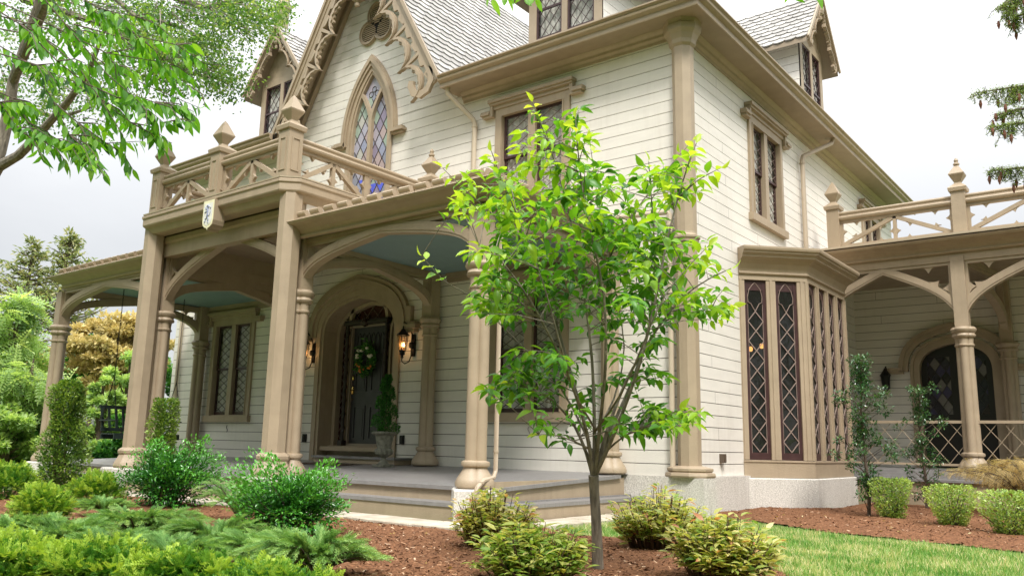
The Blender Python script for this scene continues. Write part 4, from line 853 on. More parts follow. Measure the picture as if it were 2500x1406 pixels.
# --- wall lanterns
def lantern(x, z, label):
    t = thing('wall_lantern', label, 'lamp', (x, -.02, z), 'carriage lanterns flanking the front door'); y = -.2
    mb = MB(); mb.box(x+.1-.04, -.05, z-.28, x+.1+.04, -.0, z+.12); mb.lathe([(0, -.07), (.05, -.05), (.06, 0), (.05, .05), (0, .07)], (x+.1, -.06, z-.08), 8)
    pts = [(x+.1-0*.0, -.06, z+.02)]+[(x+.1-.1*(1-math.cos(a))*.5, -.06-.07*(1-math.cos(a)), z+.06+.26*math.sin(a*.5)+.04*math.sin(a)) for a in [i*PI/8 for i in range(1, 9)]]
    mb.tube(pts, .012, 6); mb.tube([(x+.1, -.06, z-.25), (x+.08, -.1, z-.38), (x+.03, -.16, z-.42), (x, -.2, z-.38), (x-.01, -.2, z-.33)], .011, 6)
    mb.build('bracket', IRON, t)
    mb = MB(); mb.lathe([(0, z+.27), (.015, z+.25), (.012, z+.22), (.04, z+.2), (.05, z+.17), (.1, z+.12), (.115, z+.1), (.115, z+.085), (.1, z+.08)], (x, y, 0), 8); mb.build('lantern_cap', IRON, t)
    mb = MB(); mb.lathe([(.055, z-.18), (.06, z-.2), (.045, z-.22), (.05, z-.25), (.02, z-.28), (.03, z-.3), (.01, z-.33), (0, z-.34)], (x, y, 0), 8)
    for k in range(6):
        a = k*PI/3; mb.tube([(x+.095*math.cos(a), y+.095*math.sin(a), z+.085), (x+.06*math.cos(a), y+.06*math.sin(a), z-.18)], .007, 4)
    mb.build('lantern_cage', IRON, t)
    am = bpy.data.materials.get('amber_lantern_glass')
    if not am: am = glass_mat('amber_lantern_glass', (.5, .28, .1), .75)
    mb = MB(); mb.lathe([(.085, z+.08), (.053, z-.175)], (x, y, 0), 6); mb.build('lantern_glass', am, t)
    fl = bpy.data.materials.get('lantern_flame')
    if not fl:
        fl = bpy.data.materials.new('lantern_flame'); fl.use_nodes = True; b = fl.node_tree.nodes['Principled BSDF']; b.inputs['Emission Color'].default_value = (1, .6, .2, 1); b.inputs['Emission Strength'].default_value = 9
    mb = MB()
    for dx, dy in ((-.02, 0), (.02, .01), (0, -.02)): mb.lathe([(.004, z-.12), (.012, z-.1), (.014, z-.08), (.006, z-.05), (0, z-.03)], (x+dx, y+dy, 0), 8)
    mb.build('candle_bulbs', fl, t)
    return t
lantern(-5.5, 2.2, 'lit black iron lantern on the wall right of the front door'); lantern(-8.3, 2.2, 'black iron lantern left of the front door, mostly hidden by the post')
def wing_lantern():
    t = thing('wall_lantern', 'unlit black iron lantern on the side porch wall left of the arched double door', 'lamp', (.62, 8.4, 1.9)); mb = MB()
    mb.box(.58, 8.45, 1.75, .66, 8.49, 2.15); mb.tube([(.62, 8.46, 2.1), (.62, 8.38, 2.22), (.62, 8.3, 2.16)], .014, 6); mb.build('bracket', IRON, t)
    mb = MB(); mb.lathe([(.03, 1.68), (.07, 1.74), (.10, 2.0), (.12, 2.02), (.05, 2.12), (.02, 2.17), (0, 2.19)], (.62, 8.3, 0), 8); mb.build('lantern_body', IRON, t)
wing_lantern()
l = bpy.data.lights.new('lantern_glow', 'POINT'); l.energy = 1.3; l.color = (1, .5, .2); l.shadow_soft_size = .05
for x in (-5.5, -8.3):
    o = bpy.data.objects.new('lantern_glow', l); scn.collection.objects.link(o); o.location = (x, -.2, 2.12)
# --- door mat
mb = MB()
for k in range(36):
    for j in range(12): mb.box(-7.3+k*.035, -1.05+j*.045, fz(-.8)+.002, -7.3+k*.035+.03, -1.05+j*.045+.035, fz(-.8)+.012+random.uniform(0, .006))
tag(mb.build('door_mat', mat('patterned_mat', (.05, .035, .025), .9, .3, 30, col2=(.2, .15, .11))), 'dark patterned doormat on the grey floor before the front step', 'doormat')
# --- porch swing
def swing():
    t = thing('porch_swing', 'dark green slatted swing bench hanging on chains in the left porch', 'swing', (-11.3, -1.7, .3))
    # bench runs along Y, faces +X
    x0, x1, y0, y1, zs = -11.7, -11.15, -2.45, -1.05, .42
    s = MB()
    for k in range(6): s.box(x0+.02+k*.09, y0, zs, x0+.09+k*.09, y1, zs+.025)
    s.box(x1-.03, y0, zs-.09, x1, y1, zs-.001); s.box(x0, y0, zs-.09, x0+.03, y1, zs-.001); s.build('seat', SWING, t)
    b = MB(); b.bar((x0-.02, y0, zs+.1), (x0-.02, y1, zs+.1), .03, .07); b.bar((x0-.14, y0, zs+.55), (x0-.14, y1, zs+.55), .03, .07)
    for k in range(10): yy = y0+.04+(y1-y0-.08)*k/9; b.bar((x0-.02, yy, zs+.1), (x0-.14, yy, zs+.55), .05, .018, (1, 0, 0))
    b.build('backrest', SWING, t)
    for yy in (y0+.02, y1-.02):
        a = MB(); a.bar((x0-.1, yy, zs+.28), (x1+.02, yy, zs+.28), .07, .025); a.bar((x1-.03, yy, zs-.05), (x1-.03, yy, zs+.27), .04, .05); a.build('armrest', SWING, t)
        c = MB()
        def chain(p, q, n):
            p, q = Vector(p), Vector(q)
            for i in range(n):
                a0 = p.lerp(q, i/n); a1 = p.lerp(q, (i+1.25)/n); off_ = Vector((.011, 0, 0)) if i % 2 else Vector((0, .011, 0))
                c.tube([a0+off_*.4, a0.lerp(a1, .5)+off_, a1+off_*.4], .004, 4); c.tube([a0-off_*.4, a0.lerp(a1, .5)-off_, a1-off_*.4], .004, 4)
        top = (-11.42, yy, 3.4); j = Vector((-11.42, yy, 1.55)); chain(top, j, 48); chain(j, (x1-.02, yy, zs+.3), 30); chain(j, (x0-.06, yy, zs+.3), 30)
        c.build('chain', IRON, t)
    return t
swing()
# --- urn
def urn():
    x, y = -5.2, -.82; z = fz(y); t = thing('stone_urn', 'weathered grey-green fluted garden urn beside the front door', 'urn', (x, y, z))
    k_ = .72; U = mat('mossy_cast_stone', (.10, .105, .075), .85, .2, 15, .5, 60, col2=(.26, .25, .2)); mb = MB(); mb.box(x-.13, y-.13, z+.002, x+.13, y+.13, z+.05); mb.lathe([(r_*k_, z+q_*k_) for r_, q_ in [(.15, .0705), (.13, .1), (.08, .14), (.055, .2), (.06, .22), (.09, .235)]], (x, y, 0), 20); mb.build('foot', U, t, smooth=True)
    mb = MB(); n = 40; prof = [(.09, .235), (.19, .30), (.215, .36), (.2, .41), (.165, .43), (.175, .5), (.21, .68), (.225, .74)]
    for i in range(len(prof)-1):
        for k in range(n):
            def V(r, zz, kk, fl): a = 2*PI*kk/n; rr = k_*r*(1+.07*fl*(1 if kk % 4 < 2 else -1)); return (x+rr*math.cos(a), y+rr*math.sin(a), z+zz*k_)
            fl0 = 1 if .24 < prof[i][1] < .42 else 0; fl1 = 1 if .24 < prof[i+1][1] < .42 else 0
            mb.add([V(*prof[i], k, fl0), V(*prof[i], k+1, fl0), V(*prof[i+1], k+1, fl1), V(*prof[i+1], k, fl1)], [(0, 1, 2, 3)])
    mb.build('bowl', U, t, fix=False)
    mb = MB()
    mb.lathe([(r_*k_, z+q_*k_) for r_, q_ in [(.2, .72), (.26, .74), (.3, .77), (.3, .80), (.27, .82), (.24, .80), (.2, .76)]], (x, y, 0), 40)
    for k in range(36): a = 2*PI*k/36; mb.tube([(x+.195*math.cos(a), y+.195*math.sin(a), z+.545), (x+.222*math.cos(a), y+.222*math.sin(a), z+.57)], .01, 5)
    mb.build('rim', U, t, smooth=True)
    return x, y, z
URN = urn()
# ------------------------------------------------------------------ vegetation helpers
def npv(a): return np.array(a, dtype=float).reshape(-1, 3)
def tmpl_leaf(wd=.42, fold=.12, droop=.18, k=3):
    v = [(0, 0, 0)]; f = []
    for i in range(1, k+1):
        t = i/(k+1); ww = wd*math.sin(PI*t**.8)*.5*1.05; z = -droop*t*t
        v += [(t, -ww, z+fold*ww), (t, 0, z-.0), (t, ww, z+fold*ww)]
    v.append((1, 0, -droop)); f += [(0, 2, 1), (0, 3, 2)]
    for i in range(k-1): b = 1+3*i; f += [(b, b+1, b+4, b+3), (b+1, b+2, b+5, b+4)]
    b = 1+3*(k-1); n = len(v)-1; f += [(b, b+1, n), (b+1, b+2, n)]
    return np.array(v), f
def tmpl_small(wd=.5, fold=.25): return np.array([(0, 0, 0), (.45, -wd/2, fold*wd/2), (1, 0, 0), (.45, wd/2, fold*wd/2)]), [(0, 2, 1), (0, 3, 2)]
def tmpl_spray(n=7, L=.28, wd=.07, up=.06, ang=.9, arch=.1, tip=True):
    v = []; f = []
    for i in range(n):
        t = (i+1)/(n+.5); z = -arch*t*t; l = L*(1-.45*t)
        for s in (-1, 1):
            dx, dy = math.cos(ang), math.sin(ang)*s; b = len(v); px, py = -dy*wd/2, dx*wd/2
            v += [(t, 0, z), (t+dx*l*.5+px, dy*l*.5+py, z+up*.5), (t+dx*l, dy*l, z+up), (t+dx*l*.5-px, dy*l*.5-py, z+up*.5)]; f += [(b, b+1, b+2, b+3)]
    b = len(v); v += [(0, -.012, 0), (0, .012, 0), (1, .004, -arch), (1, -.004, -arch)]; f.append((b, b+1, b+2, b+3))
    b = len(v); v += [(.9, 0, -arch*.8), (1.05, wd/2, -arch), (1.2, 0, -arch*1.3), (1.05, -wd/2, -arch)]; f.append((b, b+1, b+2, b+3))
    return np.array(v), f
def tmpl_plume(n=9, seed=3):
    r = random.Random(seed); v = []; f = []
    for i in range(n):
        t = (i+.6)/n; z = .22*math.sin(t*2.2)-.12*t*t
        for s in range(3):
            a = s*2.1+i*1.3; l = .26*(1-.5*t)*r.uniform(.7, 1.2); dx = .8; dy = .75*math.cos(a); dz = .5*math.sin(a)+.15
            b = len(v); w_ = .022
            v += [(t, -w_*.4, z), (t+dx*l*.55, dy*l*.55+w_, z+dz*l*.6), (t+dx*l, dy*l, z+dz*l*.75), (t+dx*l*.55, dy*l*.55-w_, z+dz*l*.6)]; f.append((b, b+1, b+2, b+3))
    b = len(v)
    for i in range(5): t = i/4; z = .22*math.sin(t*2.2)-.12*t*t; v += [(t, -.01, z), (t, .01, z)]
    f += [(b+2*i, b+2*i+1, b+2*i+3, b+2*i+2) for i in range(4)]
    return np.array(v), f
def scatter(name, T, pos, dr, up, sc, rnd, material, parent=None, smooth=False):
    tv, tf = T; pos, dr, up = npv(pos), npv(dr), npv(up); n = len(pos); sc = np.array(sc, float).reshape(-1); rnd = np.array(rnd, float).reshape(-1)
    if n == 0: return None
    d = dr/np.maximum(np.linalg.norm(dr, axis=1, keepdims=True), 1e-9); s = np.cross(up, d); ln = np.linalg.norm(s, axis=1, keepdims=True)
    s = np.where(ln < 1e-3, np.array([[1., 0, 0]]), s/np.maximum(ln, 1e-9)); u = np.cross(d, s)
    V = pos[:, None, :]+sc[:, None, None]*(tv[None, :, 0:1]*d[:, None, :]+tv[None, :, 1:2]*s[:, None, :]+tv[None, :, 2:3]*u[:, None, :])
    k = len(tv); V = V.reshape(-1, 3)
    lens = np.array([len(f) for f in tf]); flat = np.concatenate([np.array(f) for f in tf])
    loops = (flat[None, :]+(np.arange(n)*k)[:, None]).ravel(); tot = np.tile(lens, n); start = np.concatenate([[0], np.cumsum(tot)[:-1]])
    me = bpy.data.meshes.new(name); me.vertices.add(len(V)); me.vertices.foreach_set('co', V.astype(np.float32).ravel())
    me.loops.add(len(loops)); me.loops.foreach_set('vertex_index', loops.astype(np.int32)); me.polygons.add(len(tot)); me.polygons.foreach_set('loop_start', start.astype(np.int32)); me.polygons.foreach_set('loop_total', tot.astype(np.int32))
    me.update(calc_edges=True)
    at = me.attributes.new('rnd', 'FLOAT_COLOR', 'POINT'); c = np.ones((n, k, 4), np.float32); c[:, :, 0] = rnd[:, None]; at.data.foreach_set('color', c.ravel())
    me.materials.append(material); o = bpy.data.objects.new(name, me); scn.collection.objects.link(o)
    if smooth: me.polygons.foreach_set('use_smooth', [True]*len(me.polygons))
    if parent: attach(o, parent)
    return o
class Acc:
    def __init__(s): s.p = []; s.d = []; s.u = []; s.s = []; s.r = []
    def add(s, p, d, u, sc, r): s.p.append(tuple(p)); s.d.append(tuple(d)); s.u.append(tuple(u)); s.s.append(sc); s.r.append(r)
    def go(s, name, T, m, parent=None, smooth=False): return scatter(name, T, s.p, s.d, s.u, s.s, s.r, m, parent, smooth)
def rv(s=1): return Vector((random.gauss(0, s), random.gauss(0, s), random.gauss(0, s)))
def foliage(name, ramp, rough=.45, trans=.35, spec=.4, tcol=None): return attr_mat(name, ramp, rough, trans, spec, 0, tcol)
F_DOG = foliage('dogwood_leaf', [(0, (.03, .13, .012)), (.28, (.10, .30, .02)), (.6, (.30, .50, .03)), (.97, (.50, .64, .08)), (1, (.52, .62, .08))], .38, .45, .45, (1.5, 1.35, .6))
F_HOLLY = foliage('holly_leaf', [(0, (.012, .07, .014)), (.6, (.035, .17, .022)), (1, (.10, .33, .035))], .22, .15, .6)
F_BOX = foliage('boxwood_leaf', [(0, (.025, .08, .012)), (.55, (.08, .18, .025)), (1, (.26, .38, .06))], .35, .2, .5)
F_BOXL = foliage('clipped_boxwood_leaf', [(0, (.035, .10, .016)), (.5, (.11, .22, .035)), (1, (.38, .50, .13))], .35, .25, .5)
F_YEW = foliage('yew_needle', [(0, (.010, .05, .008)), (.5, (.045, .16, .014)), (.8, (.15, .30, .03)), (1, (.36, .50, .07))], .5, .25, .3)
F_JUN = foliage('juniper_scale', [(0, (.06, .15, .04)), (.5, (.16, .32, .09)), (1, (.36, .52, .18))], .6, .25, .2)
F_NAN = foliage('nandina_leaf', [(0, (.05, .14, .02)), (.3, (.18, .29, .05)), (.7, (.46, .46, .15)), (.93, (.66, .58, .32)), (1, (.50, .22, .12))], .35, .35, .4)
F_CAM = foliage('camellia_leaf', [(0, (.015, .06, .018)), (.6, (.05, .14, .04)), (1, (.16, .30, .09))], .2, .15, .7)
F_MAP = foliage('tan_lace_maple_leaf', [(0, (.30, .22, .10)), (.5, (.52, .42, .20)), (1, (.72, .60, .34))], .6, .3, .2)
F_GRN = foliage('bright_tree_leaf', [(0, (.11, .20, .07)), (.5, (.28, .42, .15)), (1, (.52, .64, .30))], .5, .4, .3)
F_DKG = foliage('deep_green_leaf', [(0, (.015, .08, .015)), (.5, (.05, .18, .03)), (1, (.14, .32, .06))], .5, .3, .3)
F_ORG = foliage('amber_maple_leaf', [(0, (.34, .30, .12)), (.5, (.60, .50, .22)), (1, (.78, .66, .34))], .55, .35, .2, (1.1, 1.05, .8))
F_CON = foliage('conifer_needle', [(0, (.12, .16, .07)), (.6, (.22, .27, .12)), (1, (.40, .38, .20))], .7, .3, .2)
F_SPR = foliage('spruce_needle', [(0, (.06, .11, .03)), (.6, (.16, .24, .06)), (1, (.34, .44, .14))], .6, .3, .2)
F_ELM = foliage('elm_leaf', [(0, (.025, .10, .012)), (.5, (.10, .28, .02)), (1, (.26, .48, .04))], .45, .45, .4, (1.8, 1.9, .7))
F_FAR = foliage('honeylocust_leaf', [(0, (.03, .09, .02)), (.5, (.09, .20, .04)), (1, (.25, .34, .09))], .5, .45, .3)
F_GRS = foliage('grass_blade', [(0, (.06, .18, .03)), (.45, (.14, .30, .06)), (.75, (.30, .42, .14)), (1, (.62, .56, .34))], .6, .3, .2)
F_MUL = attr_mat('bark_chip', [(0, (.09, .04, .022)), (.5, (.22, .105, .052)), (.85, (.42, .24, .14)), (1, (.68, .50, .35))], .85, spec=.15)
BARK = mat('grey_bark', (.10, .085, .068), .9, .3, 12, .9, 30, col2=(.28, .24, .19), stretch=(3, 3, .6)); BARKD = mat('brown_bark', (.05, .035, .025), .9, .3, 14, .8, 30, col2=(.15, .11, .08), stretch=(3, 3, .6)); TWIG = mat('red_brown_twig', (.09, .05, .03), .7, .3, 20)
MULCH = mat('bark_mulch', (.09, .043, .024), .95, .4, 45, 1.0, 70, spec=.1, col2=(.25, .12, .062))
LAWN = mat('lawn_turf', (.05, .10, .02), .95, .3, 6, .5, 80, spec=.1, col2=(.17, .20, .07)); FLAG = mat('flagstone', (.36, .31, .24), .8, .2, 5, .5, 30, col2=(.58, .52, .42))
# ------------------------------------------------------------------ ground
GZ = -.5
mb = MB(); mb.add([(-600, -600, GZ-.04), (600, -600, GZ-.04), (600, 600, GZ-.04), (-600, 600, GZ-.04)], [(0, 1, 2, 3)]); tag(mb.build('lawn', LAWN, fix=False), None, kind='structure')
def g2(px, py, z=GZ): p, t = GP(px, py, z); return (p.x, p.y)
def inpoly(x, y, poly):
    c = False; n = len(poly); j = n-1
    for i in range(n):
        if (poly[i][1] > y) != (poly[j][1] > y) and x < (poly[j][0]-poly[i][0])*(y-poly[i][1])/(poly[j][1]-poly[i][1])+poly[i][0]: c = not c
        j = i
    return c
def edge_dist(x, y, poly):
    m = 9
    for i in range(len(poly)):
        ax, ay = poly[i-1]; bx, by_ = poly[i]; dx, dy = bx-ax, by_-ay; t = max(0, min(1, ((x-ax)*dx+(y-ay)*dy)/(dx*dx+dy*dy+1e-9))); m = min(m, math.hypot(x-ax-t*dx, y-ay-t*dy))
    return m
from mathutils import noise as MN
bedA = [g2(0, 1200), g2(200, 1190), (-9.6, -4.1), (-3.2, -4.1), (-.6, -4.12)]+[g2(*q) for q in ((1280, 1275), (1370, 1292), (1440, 1306), (1560, 1312), (1700, 1335), (1800, 1352), (1900, 1382), (1970, 1412), (2010, 1500))]+[(3.3, -8.6), (-2.5, -9.2), (-8.5, -7.5)]
bedB = [(.06, -.05), (.1, 2.1), (.95, 2.9), (.9, 5.1), (9.5, 5.2), (9.5, -1.5)]+[g2(*q) for q in ((2500, 1340), (2400, 1328), (2300, 1317), (2200, 1308), (2100, 1299), (2000, 1288), (1900, 1274), (1800, 1260), (1735, 1250))]
CHIP = Acc()
def bedh(x, y, poly):
    e = edge_dist(x, y, poly); return GZ-.03+min(1, e/.25)*.055+.022*MN.noise(Vector((x*2.1, y*2.1, 0)))+.014*MN.noise(Vector((x*17, y*17, 3)))+.01*MN.noise(Vector((x*45, y*45, 5)))
def bed(poly, label, chips, step=.035, near=99):
    xs = [p[0] for p in poly]; ys = [p[1] for p in poly]; x0, x1, y0, y1 = min(xs), max(xs), min(ys), max(ys); ids = {}; V = []; F = []
    def vid(i, j):
        if (i, j) not in ids:
            x, y = x0+i*step, y0+j*step; ids[(i, j)] = len(V); V.append((x, y, bedh(x, y, poly)))
        return ids[(i, j)]
    for i in range(int((x1-x0)/step)):
        for j in range(int((y1-y0)/step)):
            if inpoly(x0+(i+.5)*step, y0+(j+.5)*step, poly): F.append((vid(i, j), vid(i+1, j), vid(i+1, j+1), vid(i, j+1)))
    m_ = MB(); m_.v = V; m_.f = F; o = m_.build('mulch_bed', MULCH, fix=False); tag(o, None, kind='structure')
    k = 0; tries = 0
    while k < chips and tries < chips*30:
        tries += 1; x, y = random.uniform(x0, x1), random.uniform(y0, y1); dist = math.hypot(x-CP.x, y-CP.y)
        if random.random() > min(1, (4.5/dist)**2)*1.2 or not inpoly(x, y, poly): continue
        a = random.uniform(0, 2*PI); CHIP.add((x, y, bedh(x, y, poly)+.003), (math.cos(a), math.sin(a), random.gauss(0, .35)), (random.gauss(0, .5), random.gauss(0, .5), 1), random.choice((.015, .022, .03, .045))*random.uniform(.7, 1.2), random.random()**1.5); k += 1
bed(bedA, 'a', 26000, .045); bed(bedB, 'b', 12000, .045)
def tmpl_chip(): return np.array([(-.5, -.13, 0), (.5, -.09, 0), (.45, .13, .02), (-.4, .15, .02), (-.5, -.13, -.12), (.5, -.09, -.12)]), [(0, 1, 2, 3), (4, 5, 1, 0)]
tag(CHIP.go('bark_chips', tmpl_chip(), F_MUL), 'loose red-brown bark mulch chips covering the planting beds', 'mulch', kind='stuff')
# grass blades where the lawn is seen
lawnp = [g2(*q) for q in ((1350, 1282), (1430, 1262), (1530, 1240), (1640, 1238), (1745, 1257), (1900, 1282), (2100, 1306), (2300, 1325), (2520, 1350), (2560, 1440), (1990, 1430), (1900, 1388), (1800, 1358), (1700, 1341), (1560, 1318), (1440, 1312))]
G = Acc(); xs = [p[0] for p in lawnp]; ys = [p[1] for p in lawnp]; k = 0
while k < 42000:
    x, y = random.uniform(min(xs), max(xs)), random.uniform(min(ys), max(ys))
    if not inpoly(x, y, lawnp) : continue
    if random.random() > min(1, (5.5/math.hypot(x-CP.x, y-CP.y))**1.5): continue
    dry = MN.noise(Vector((x*1.7+y*.6, y*3.2, 0)))*.5+MN.noise(Vector((x*6, y*6, 2)))*.35; r = min(1, max(0, random.gauss(.62+dry, .27)))
    G.add((x, y, GZ-.045), (random.gauss(0, .45), random.gauss(0, .45), 1), rv(), random.uniform(.04, .085), r); k += 1
tag(G.go('grass', (np.array([(0, -.05, 0), (0, .05, 0), (.55, .035, .06), (1, 0, .2), (.55, -.035, .06)]), [(0, 1, 2, 4), (4, 2, 3)]), F_GRS), 'short patchy green lawn grass with straw coloured dry patches', 'grass', kind='stuff')
FL = Acc(); k = 0
while k < 130:
    x, y = random.uniform(-3, 5), random.uniform(-8, 1)
    if not (inpoly(x, y, bedA) or inpoly(x, y, bedB)): continue
    zz = bedh(x, y, bedA if inpoly(x, y, bedA) else bedB); FL.add((x, y, zz+.012), (random.gauss(0, 1), random.gauss(0, 1), random.gauss(0, .2)), (random.gauss(0, .3), random.gauss(0, .3), 1), random.uniform(.03, .06), random.random()); k += 1
tag(FL.go('fallen_leaves', tmpl_leaf(.45, .4, .3, 2), foliage('fallen_leaf', [(0, (.25, .12, .04)), (.6, (.45, .33, .12)), (1, (.55, .50, .30))], .6, .2)), 'small dry fallen leaves lying on the mulch', 'leaves', kind='stuff')
# flagstones along the steps
def slab(pts, z0, z1, name='flagstone', label=None, m=FLAG, cat='paving stone', group='flagstones edging the porch steps'):
    mb = MB(); n = len(pts); c = Vector((sum(p[0] for p in pts)/n, sum(p[1] for p in pts)/n, 0))
    ins = [((p[0]-c.x)*.97+c.x, (p[1]-c.y)*.97+c.y) for p in pts]
    mb.add([(x, y, z0) for x, y in pts]+[(x, y, z1-.01) for x, y in pts]+[(x, y, z1+random.uniform(-.003, .003)) for x, y in ins], [tuple(range(2*n, 3*n))]+[(i, (i+1) % n, n+(i+1) % n, n+i) for i in range(n)]+[(n+i, n+(i+1) % n, 2*n+(i+1) % n, 2*n+i) for i in range(n)])
    o = mb.build(name, m, fix=False); 
    if cat: tag(o, label, cat, group)
    return o
ORD = ['first', 'second', 'third', 'fourth', 'fifth', 'sixth', 'seventh', 'eighth', 'ninth', 'tenth']
x = -.35
fl_x = [-.3, -1.25, -2.4, -3.5, -4.3, -5.2, -6.2, -7.1, -8.1, -9.0]
for fi, (a, b) in enumerate(zip(fl_x, fl_x[1:])):
    lab = 'flat tan flagstone below the front porch steps, '+ORD[fi]+' from the right'
    d = -.3 if b > -4.4 or b < -9.1 else -.34-.28
    j = [random.uniform(-.04, .04) for _ in range(4)]; slab([(a-.015, -3.6+d*.0), (b+.015, -3.6), (b+.015, -4.1+j[0]+(d+.3)), (a-.015, -4.12+j[1]+(d+.3))], GZ-.06, GZ+.022, label=lab)
yy = [-4.1, -3.0, -2.1, -1.2, -.35]
for fi, (a, b) in enumerate(zip(yy, yy[1:])):
    lab = 'tan flagstone beside the side steps next to the lawn, '+ORD[fi]+' from the front'; slab([(-.64, a+.015), (-.18+random.uniform(-.05, .05), a+.015), (-.2+random.uniform(-.05, .05), b-.015), (-.64, b-.015)], GZ-.06, GZ+.018, label=lab)
pA, pB = GP(-60, 1236)[0], GP(112, 1248)[0]; dv = (pB-pA); nv_ = Vector((-dv.y, dv.x, 0)).normalized()*.45
slab([(pA.x, pA.y), (pB.x, pB.y), (pB.x+nv_.x, pB.y+nv_.y), (pA.x+nv_.x, pA.y+nv_.y)], GZ-.3, GZ+.02, 'granite_step', 'long grey granite step block at the far left edge behind the round yew', GRAN, 'stone step', None)
# ------------------------------------------------------------------ shrubs
def W(px, t): return px*t/2028.6
def shrub(name, label, cat, px, py, wpx, hpx, T, m, n, leaf, shape='ball', stems=10, group=None, depth_k=.85, taper=None, lump=.22, r0=.35, up_bias=.45, open_bottom=.0, bark=BARKD, seed=1, rbias=0, dirj=.5, fork=False):
    p, t = GP(px, py); random.seed(seed); w_ = W(wpx, t)/2; h = W(hpx, t); d_ = w_*depth_k; base = Vector((p.x, p.y, GZ)); o = thing(name, label, cat, base, group); A = Acc(); off_ = Vector((seed*3.1, seed*1.7, 0))
    A1 = Vector((CR.x, CR.y, 0)).normalized(); A2 = Vector((-A1.y, A1.x, 0)); ends = []
    for i in range(n):
        if shape == 'ball':
            v = rv().normalized(); v.z = abs(v.z) if random.random() < .45 else v.z
            lp = 1+lump*MN.noise(v*2.2+off_)*1.6+lump*.6*MN.noise(v*5+off_)
            rr = random.random()**r0*lp; q = Vector((v.x*rr, v.y*rr, 0)); z = (open_bottom+(1-open_bottom)*(.38+.62*v.z*rr)) if v.z*rr > -.6 else .05
            z = (.40+.60*v.z*rr) if v.z > 0 else (.40+.42*v.z*rr); z = open_bottom+(1-open_bottom)*z; pos = base+A1*q.x*w_+A2*q.y*d_+Vector((0, 0, max(.02, z*h))); out = (A1*v.x+A2*v.y+Vector((0, 0, v.z+up_bias))).normalized()
        else:
            z = random.random(); pr = taper(z); a = random.uniform(0, 2*PI); lp = 1+lump*MN.noise(Vector((math.cos(a)*1.3, math.sin(a)*1.3, z*h*2.4))+off_)*1.7
            rr = random.random()**r0*pr*lp; pos = base+A1*(math.cos(a)*rr*w_)+A2*(math.sin(a)*rr*d_)+Vector((0, 0, z*h)); out = (A1*math.cos(a)+A2*math.sin(a)+Vector((0, 0, up_bias))).normalized(); rr = rr/max(pr, .1)
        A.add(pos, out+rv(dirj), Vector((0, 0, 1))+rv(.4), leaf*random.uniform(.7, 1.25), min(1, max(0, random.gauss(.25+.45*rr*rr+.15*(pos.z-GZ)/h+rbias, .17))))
        if random.random() < .06 and len(ends) < stems: ends.append(pos)
    A.go('foliage', T, m, o); s = MB()
    for e in ends:
        b0 = base+Vector((random.gauss(0, w_*.1), random.gauss(0, w_*.1), -.06)); md = b0.lerp(e, .5)+Vector((0, 0, h*.08)); s.tube([b0, md, e], [.012*h+.004, .008*h+.003, .003], 5)
    s.build('stems', bark, o, fix=False); return o
TS = tmpl_small(.55, .3); TN = tmpl_small(.34, .3); TY = tmpl_spray(5, .40, .12, .1, .7, .10); TL = tmpl_leaf(.42, .3, .18, 2); TP = tmpl_plume()
GH = None
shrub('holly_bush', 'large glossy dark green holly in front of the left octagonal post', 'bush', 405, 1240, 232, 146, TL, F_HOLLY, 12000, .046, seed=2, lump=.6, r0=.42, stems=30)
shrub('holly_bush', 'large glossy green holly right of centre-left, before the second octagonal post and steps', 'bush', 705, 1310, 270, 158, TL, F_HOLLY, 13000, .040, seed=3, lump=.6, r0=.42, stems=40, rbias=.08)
def colt(z):
    K = [(0, .8), (.12, 1), (.38, 1), (.56, .62), (.66, .66), (.80, .8), (.93, .74), (1, .35)]
    for (a, p), (b, q) in zip(K, K[1:]):
        if z <= b: return p+(q-p)*(z-a)/(b-a)
    return .3
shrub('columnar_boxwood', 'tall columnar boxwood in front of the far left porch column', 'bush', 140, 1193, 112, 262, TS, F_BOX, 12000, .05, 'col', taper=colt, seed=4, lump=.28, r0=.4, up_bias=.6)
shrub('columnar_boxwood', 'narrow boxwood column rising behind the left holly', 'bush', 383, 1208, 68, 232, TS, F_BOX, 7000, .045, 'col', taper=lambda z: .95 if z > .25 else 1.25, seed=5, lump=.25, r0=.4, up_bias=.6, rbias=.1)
shrub('round_yew', 'small round yew between the columnar boxwood and the left holly', 'bush', 228, 1242, 112, 78, TY, F_YEW, 1500, .085, seed=6, lump=.2, r0=.3, rbias=.12)
shrub('round_yew', 'small round yew in front of the granite step', 'bush', 98, 1284, 122, 88, TY, F_YEW, 1700, .085, seed=7, lump=.2, r0=.3, rbias=.12)
shrub('round_yew', 'dark rounded yew cut by the left edge of the photo', 'bush', 12, 1222, 130, 80, TY, F_YEW, 1800, .09, seed=8, lump=.2, r0=.3)
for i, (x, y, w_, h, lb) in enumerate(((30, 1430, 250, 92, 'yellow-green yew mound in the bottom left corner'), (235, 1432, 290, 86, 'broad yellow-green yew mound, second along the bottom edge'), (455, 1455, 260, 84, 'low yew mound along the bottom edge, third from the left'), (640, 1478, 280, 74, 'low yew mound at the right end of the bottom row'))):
    shrub('yew_mound', lb, 'hedge', x, y, w_, h, TY, F_YEW, 5200, .07, seed=20+i, lump=.5, r0=.3, group='yew mounds along the bottom left', depth_k=.62, rbias=-.03, stems=14, dirj=.7)
